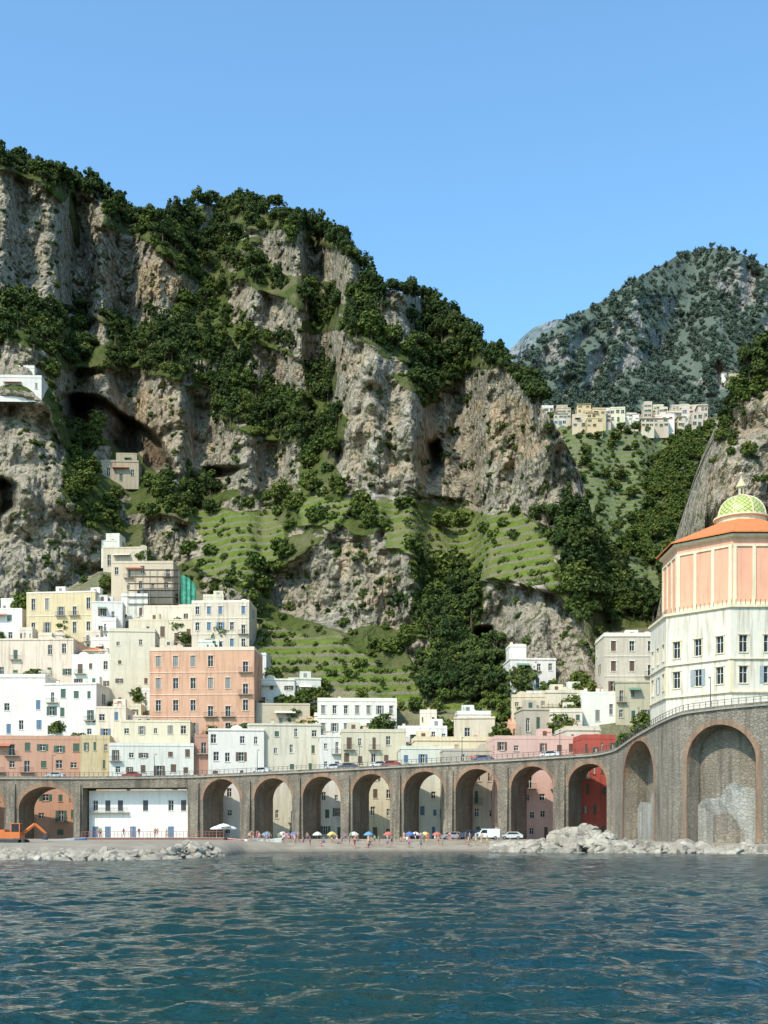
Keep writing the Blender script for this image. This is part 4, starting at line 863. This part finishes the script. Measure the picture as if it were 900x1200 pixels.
def pose(leg,arm,sit=False):
    if not sit:
        J=[(0,0,.92),(0,0,1.15),(0,0,1.40),(0,0,1.50),(0,-.02,1.60),(0,0,1.72),
         (-.10,0,.88),(-.11,-leg*.5,.48),(-.11,-leg*.8+.03,.07),(-.11,-leg*.8-.14,.03),(.10,0,.88),(.11,leg*.4,.48),(.11,leg+.05,.09),(.11,leg-.10,.03),
         (-.19,0,1.38),(-.25,arm*.5,1.10),(-.26,-arm*.3,.85),(-.26,-arm*.4,.76),(.19,0,1.38),(.25,-arm*.5,1.10),(.26,-arm,.86),(.26,-arm*1.2,.77)]
    else:
        J=[(0,0,.14),(0,.03,.40),(0,.02,.66),(0,0,.76),(0,-.02,.86),(0,0,.98),
         (-.10,-.05,.13),(-.12,-.42,.34),(-.12,-.66,.06),(-.12,-.80,.04),(.10,-.05,.13),(.12,-.45,.16),(.12,-.84,.07),(.12,-.93,.14),
         (-.19,.02,.63),(-.27,.18,.38),(-.26,.28,.10),(-.26,.33,.04),(.19,.02,.63),(.25,-.12,.42),(.2,-.35,.36),(.19,-.42,.36)]
    E_=[(0,1),(1,2),(2,3),(3,4),(4,5),(0,6),(6,7),(7,8),(8,9),(0,10),(10,11),(11,12),(12,13),(2,14),(14,15),(15,16),(16,17),(2,18),(18,19),(19,20),(20,21)]
    rad=[.14,.125,.15,.055,.10,.075,.10,.062,.042,.035,.10,.062,.042,.035,.065,.045,.033,.03,.065,.045,.033,.03]
    def split(c):
        if sit: return 1 if c.z<.26 and c.y>-.2 else (3 if c.z>.93 else (2 if c.z<.62 and c.y>-.1 and abs(c.x)<.17 and c.z>.26 else 0))
        return 1 if .70<c.z<.98 and abs(c.x)<.22 else (3 if c.z>1.66 or (c.y>.05 and c.z>1.55) else (2 if .98<=c.z<1.42 and abs(c.x)<.24 else 0))
    return person_mesh('person',J,E_,rad,split)
PM=[pose(.0,.05),pose(.22,.15),pose(.3,.25),pose(0,0,True)]
skins=[flat('skin',(.50,.30,.20),.6),flat('skin_tan',(.38,.21,.13),.6)]; hair=[flat('hair',(.03,.02,.015),.7),flat('hair_fair',(.25,.16,.07),.7)]
cl=[flat('cloth%d'%i,c_,.8) for i,c_ in enumerate([(.05,.1,.35),(.5,.05,.05),(.7,.7,.68),(.04,.04,.05),(.1,.35,.2),(.65,.5,.1),(.5,.2,.35)])]
def gz(px_,Y):
    a=Y-float(np.interp(px_,[a for a,b in shore],[b for a,b in shore])); return float(np.interp(a,[p_[0] for p_ in prof],[p_[1] for p_ in prof]))
for k in range(105):
    px_=random.uniform(285,580); Y=random.uniform(198.5,218) 
    if k>93: px_=random.uniform(110,255); Y=random.uniform(203,212)
    o=bpy.data.objects.new('person',random.choice(PM if k<94 else PM[:3])); COL.objects.link(o); z=gz(px_,Y) if k<=93 else 2.35
    o.location=((px_-450)/F*Y,Y,z); o.rotation_euler=(0,0,random.uniform(0,6.28))
    s_=random.choice(skins)
    for q_,m_ in enumerate((s_,random.choice(cl),random.choice([s_,random.choice(cl)]),random.choice(hair))):
        o.material_slots[q_].link='OBJECT'; o.material_slots[q_].material=m_
ex=MB(); ox=(14-450)/F*150; oy=150; M_or=flat('orange_paint',(.60,.15,.03),.4,var=.15)
oz=1.35
for yy in (-1.2,.7):
    ex.cyl((ox-1.5,oy+yy,oz+.4),(ox-1.5,oy+yy+.5,oz+.4),.4,.4,M_dark,12);ex.cyl((ox+1.5,oy+yy,oz+.4),(ox+1.5,oy+yy+.5,oz+.4),.4,.4,M_dark,12);ex.box(ox-1.5,ox+1.5,oy+yy,oy+yy+.5,oz,oz+.8,M_dark)
ex.box(ox-1.7,ox+1.3,oy-1.1,oy+1.1,oz+.9,oz+1.7,M_or);ex.box(ox-1.9,ox-.6,oy-1.0,oy+1.0,oz+1.7,oz+2.0,M_or)
ex.box(ox+.2,ox+1.3,oy-1.1,oy-.1,oz+1.7,oz+2.7,M_glass);ex.box(ox+.15,ox+1.35,oy-1.15,oy-.05,oz+2.7,oz+2.8,M_or)
for (a,b) in ((.2,-1.1),(1.24,-1.1),(.2,-.14),(1.24,-.14)): ex.box(ox+a-.02,ox+a+.08,oy+b-.02,oy+b+.06,oz+1.7,oz+2.7,M_or)
ex.cyl((ox+1.2,oy+.3,oz+1.4),(ox+2.8,oy+.3,oz+2.7),.25,.2,M_or,6);ex.cyl((ox+2.8,oy+.3,oz+2.7),(ox+4.2,oy+.3,oz+1.5),.2,.15,M_or,6)
ex.poly([(ox+4.0,oy-.1,oz+1.5),(ox+4.5,oy-.1,oz+1.4),(ox+4.3,oy-.1,oz+.7),(ox+3.7,oy-.1,oz+.8)],M_dark);ex.poly([(ox+4.0,oy+.7,oz+1.5),(ox+4.5,oy+.7,oz+1.4),(ox+4.3,oy+.7,oz+.7),(ox+3.7,oy+.7,oz+.8)],M_dark);ex.poly([(ox+4.5,oy-.1,oz+1.4),(ox+4.5,oy+.7,oz+1.4),(ox+4.3,oy+.7,oz+.7),(ox+4.3,oy-.1,oz+.7)],M_dark);ex.poly([(ox+4.3,oy-.1,oz+.7),(ox+4.3,oy+.7,oz+.7),(ox+3.7,oy+.7,oz+.8),(ox+3.7,oy-.1,oz+.8)],M_dark)
ex.obj('excavator')
for px_ in (60,180,300,420,540,655,745,830):
    mb=MB(); p=vp(s_of(px_),-.6); mb.cyl(p,(p[0],p[1],p[2]+5.2),.08,.05,M_dark,6); mb.cyl((p[0],p[1],p[2]+5.2),(p[0]+.2,p[1]+1.0,p[2]+5.4),.04,.03,M_dark,5); mb.box(p[0]+.05,p[0]+.35,p[1]+.9,p[1]+1.5,p[2]+5.33,p[2]+5.48,M_grey); mb.obj('street_lamp')
# ---------------------------------------------------------------- light, sky, camera
sun=bpy.data.lights.new('sun','SUN'); sun.energy=4.6; sun.angle=math.radians(.5); sun.color=(1,.91,.76)
so=bpy.data.objects.new('sun',sun); COL.objects.link(so)
el=math.radians(47); az=math.radians(216)
d=Vector((math.sin(az)*math.cos(el),math.cos(az)*math.cos(el),math.sin(el))); so.rotation_euler=d.to_track_quat('Z','Y').to_euler()
w=bpy.data.worlds.new('World'); scene.world=w; w.use_nodes=True; nt=w.node_tree; bg=nt.nodes['Background']
sk=nt.nodes.new('ShaderNodeTexSky'); sk.sky_type='NISHITA'; sk.sun_disc=False; sk.sun_elevation=el; sk.sun_rotation=az; sk.air_density=1.0; sk.dust_density=1.0; sk.ozone_density=2.0
mx=nt.nodes.new('ShaderNodeMix'); mx.data_type='RGBA'; mx.blend_type='MULTIPLY'; mx.inputs[0].default_value=1; mx.inputs[7].default_value=(1.5,2.05,2.12,1); mx.clamp_result=False
nt.links.new(sk.outputs[0],mx.inputs[6]); nt.links.new(mx.outputs[2],bg.inputs[0]); bg.inputs[1].default_value=.145
cam=bpy.data.cameras.new('camera'); co_=bpy.data.objects.new('camera',cam); COL.objects.link(co_); co_.location=(0,0,CZ); co_.rotation_euler=(math.pi/2,0,0)
cam.sensor_fit='VERTICAL'; cam.sensor_height=36; cam.lens=F/1200*36; cam.shift_y=(HZ-600)/1200; cam.clip_end=9000; cam.clip_start=.5
scene.camera=co_
scene.view_settings.view_transform='Standard'; scene.view_settings.look='None'; scene.view_settings.exposure=0
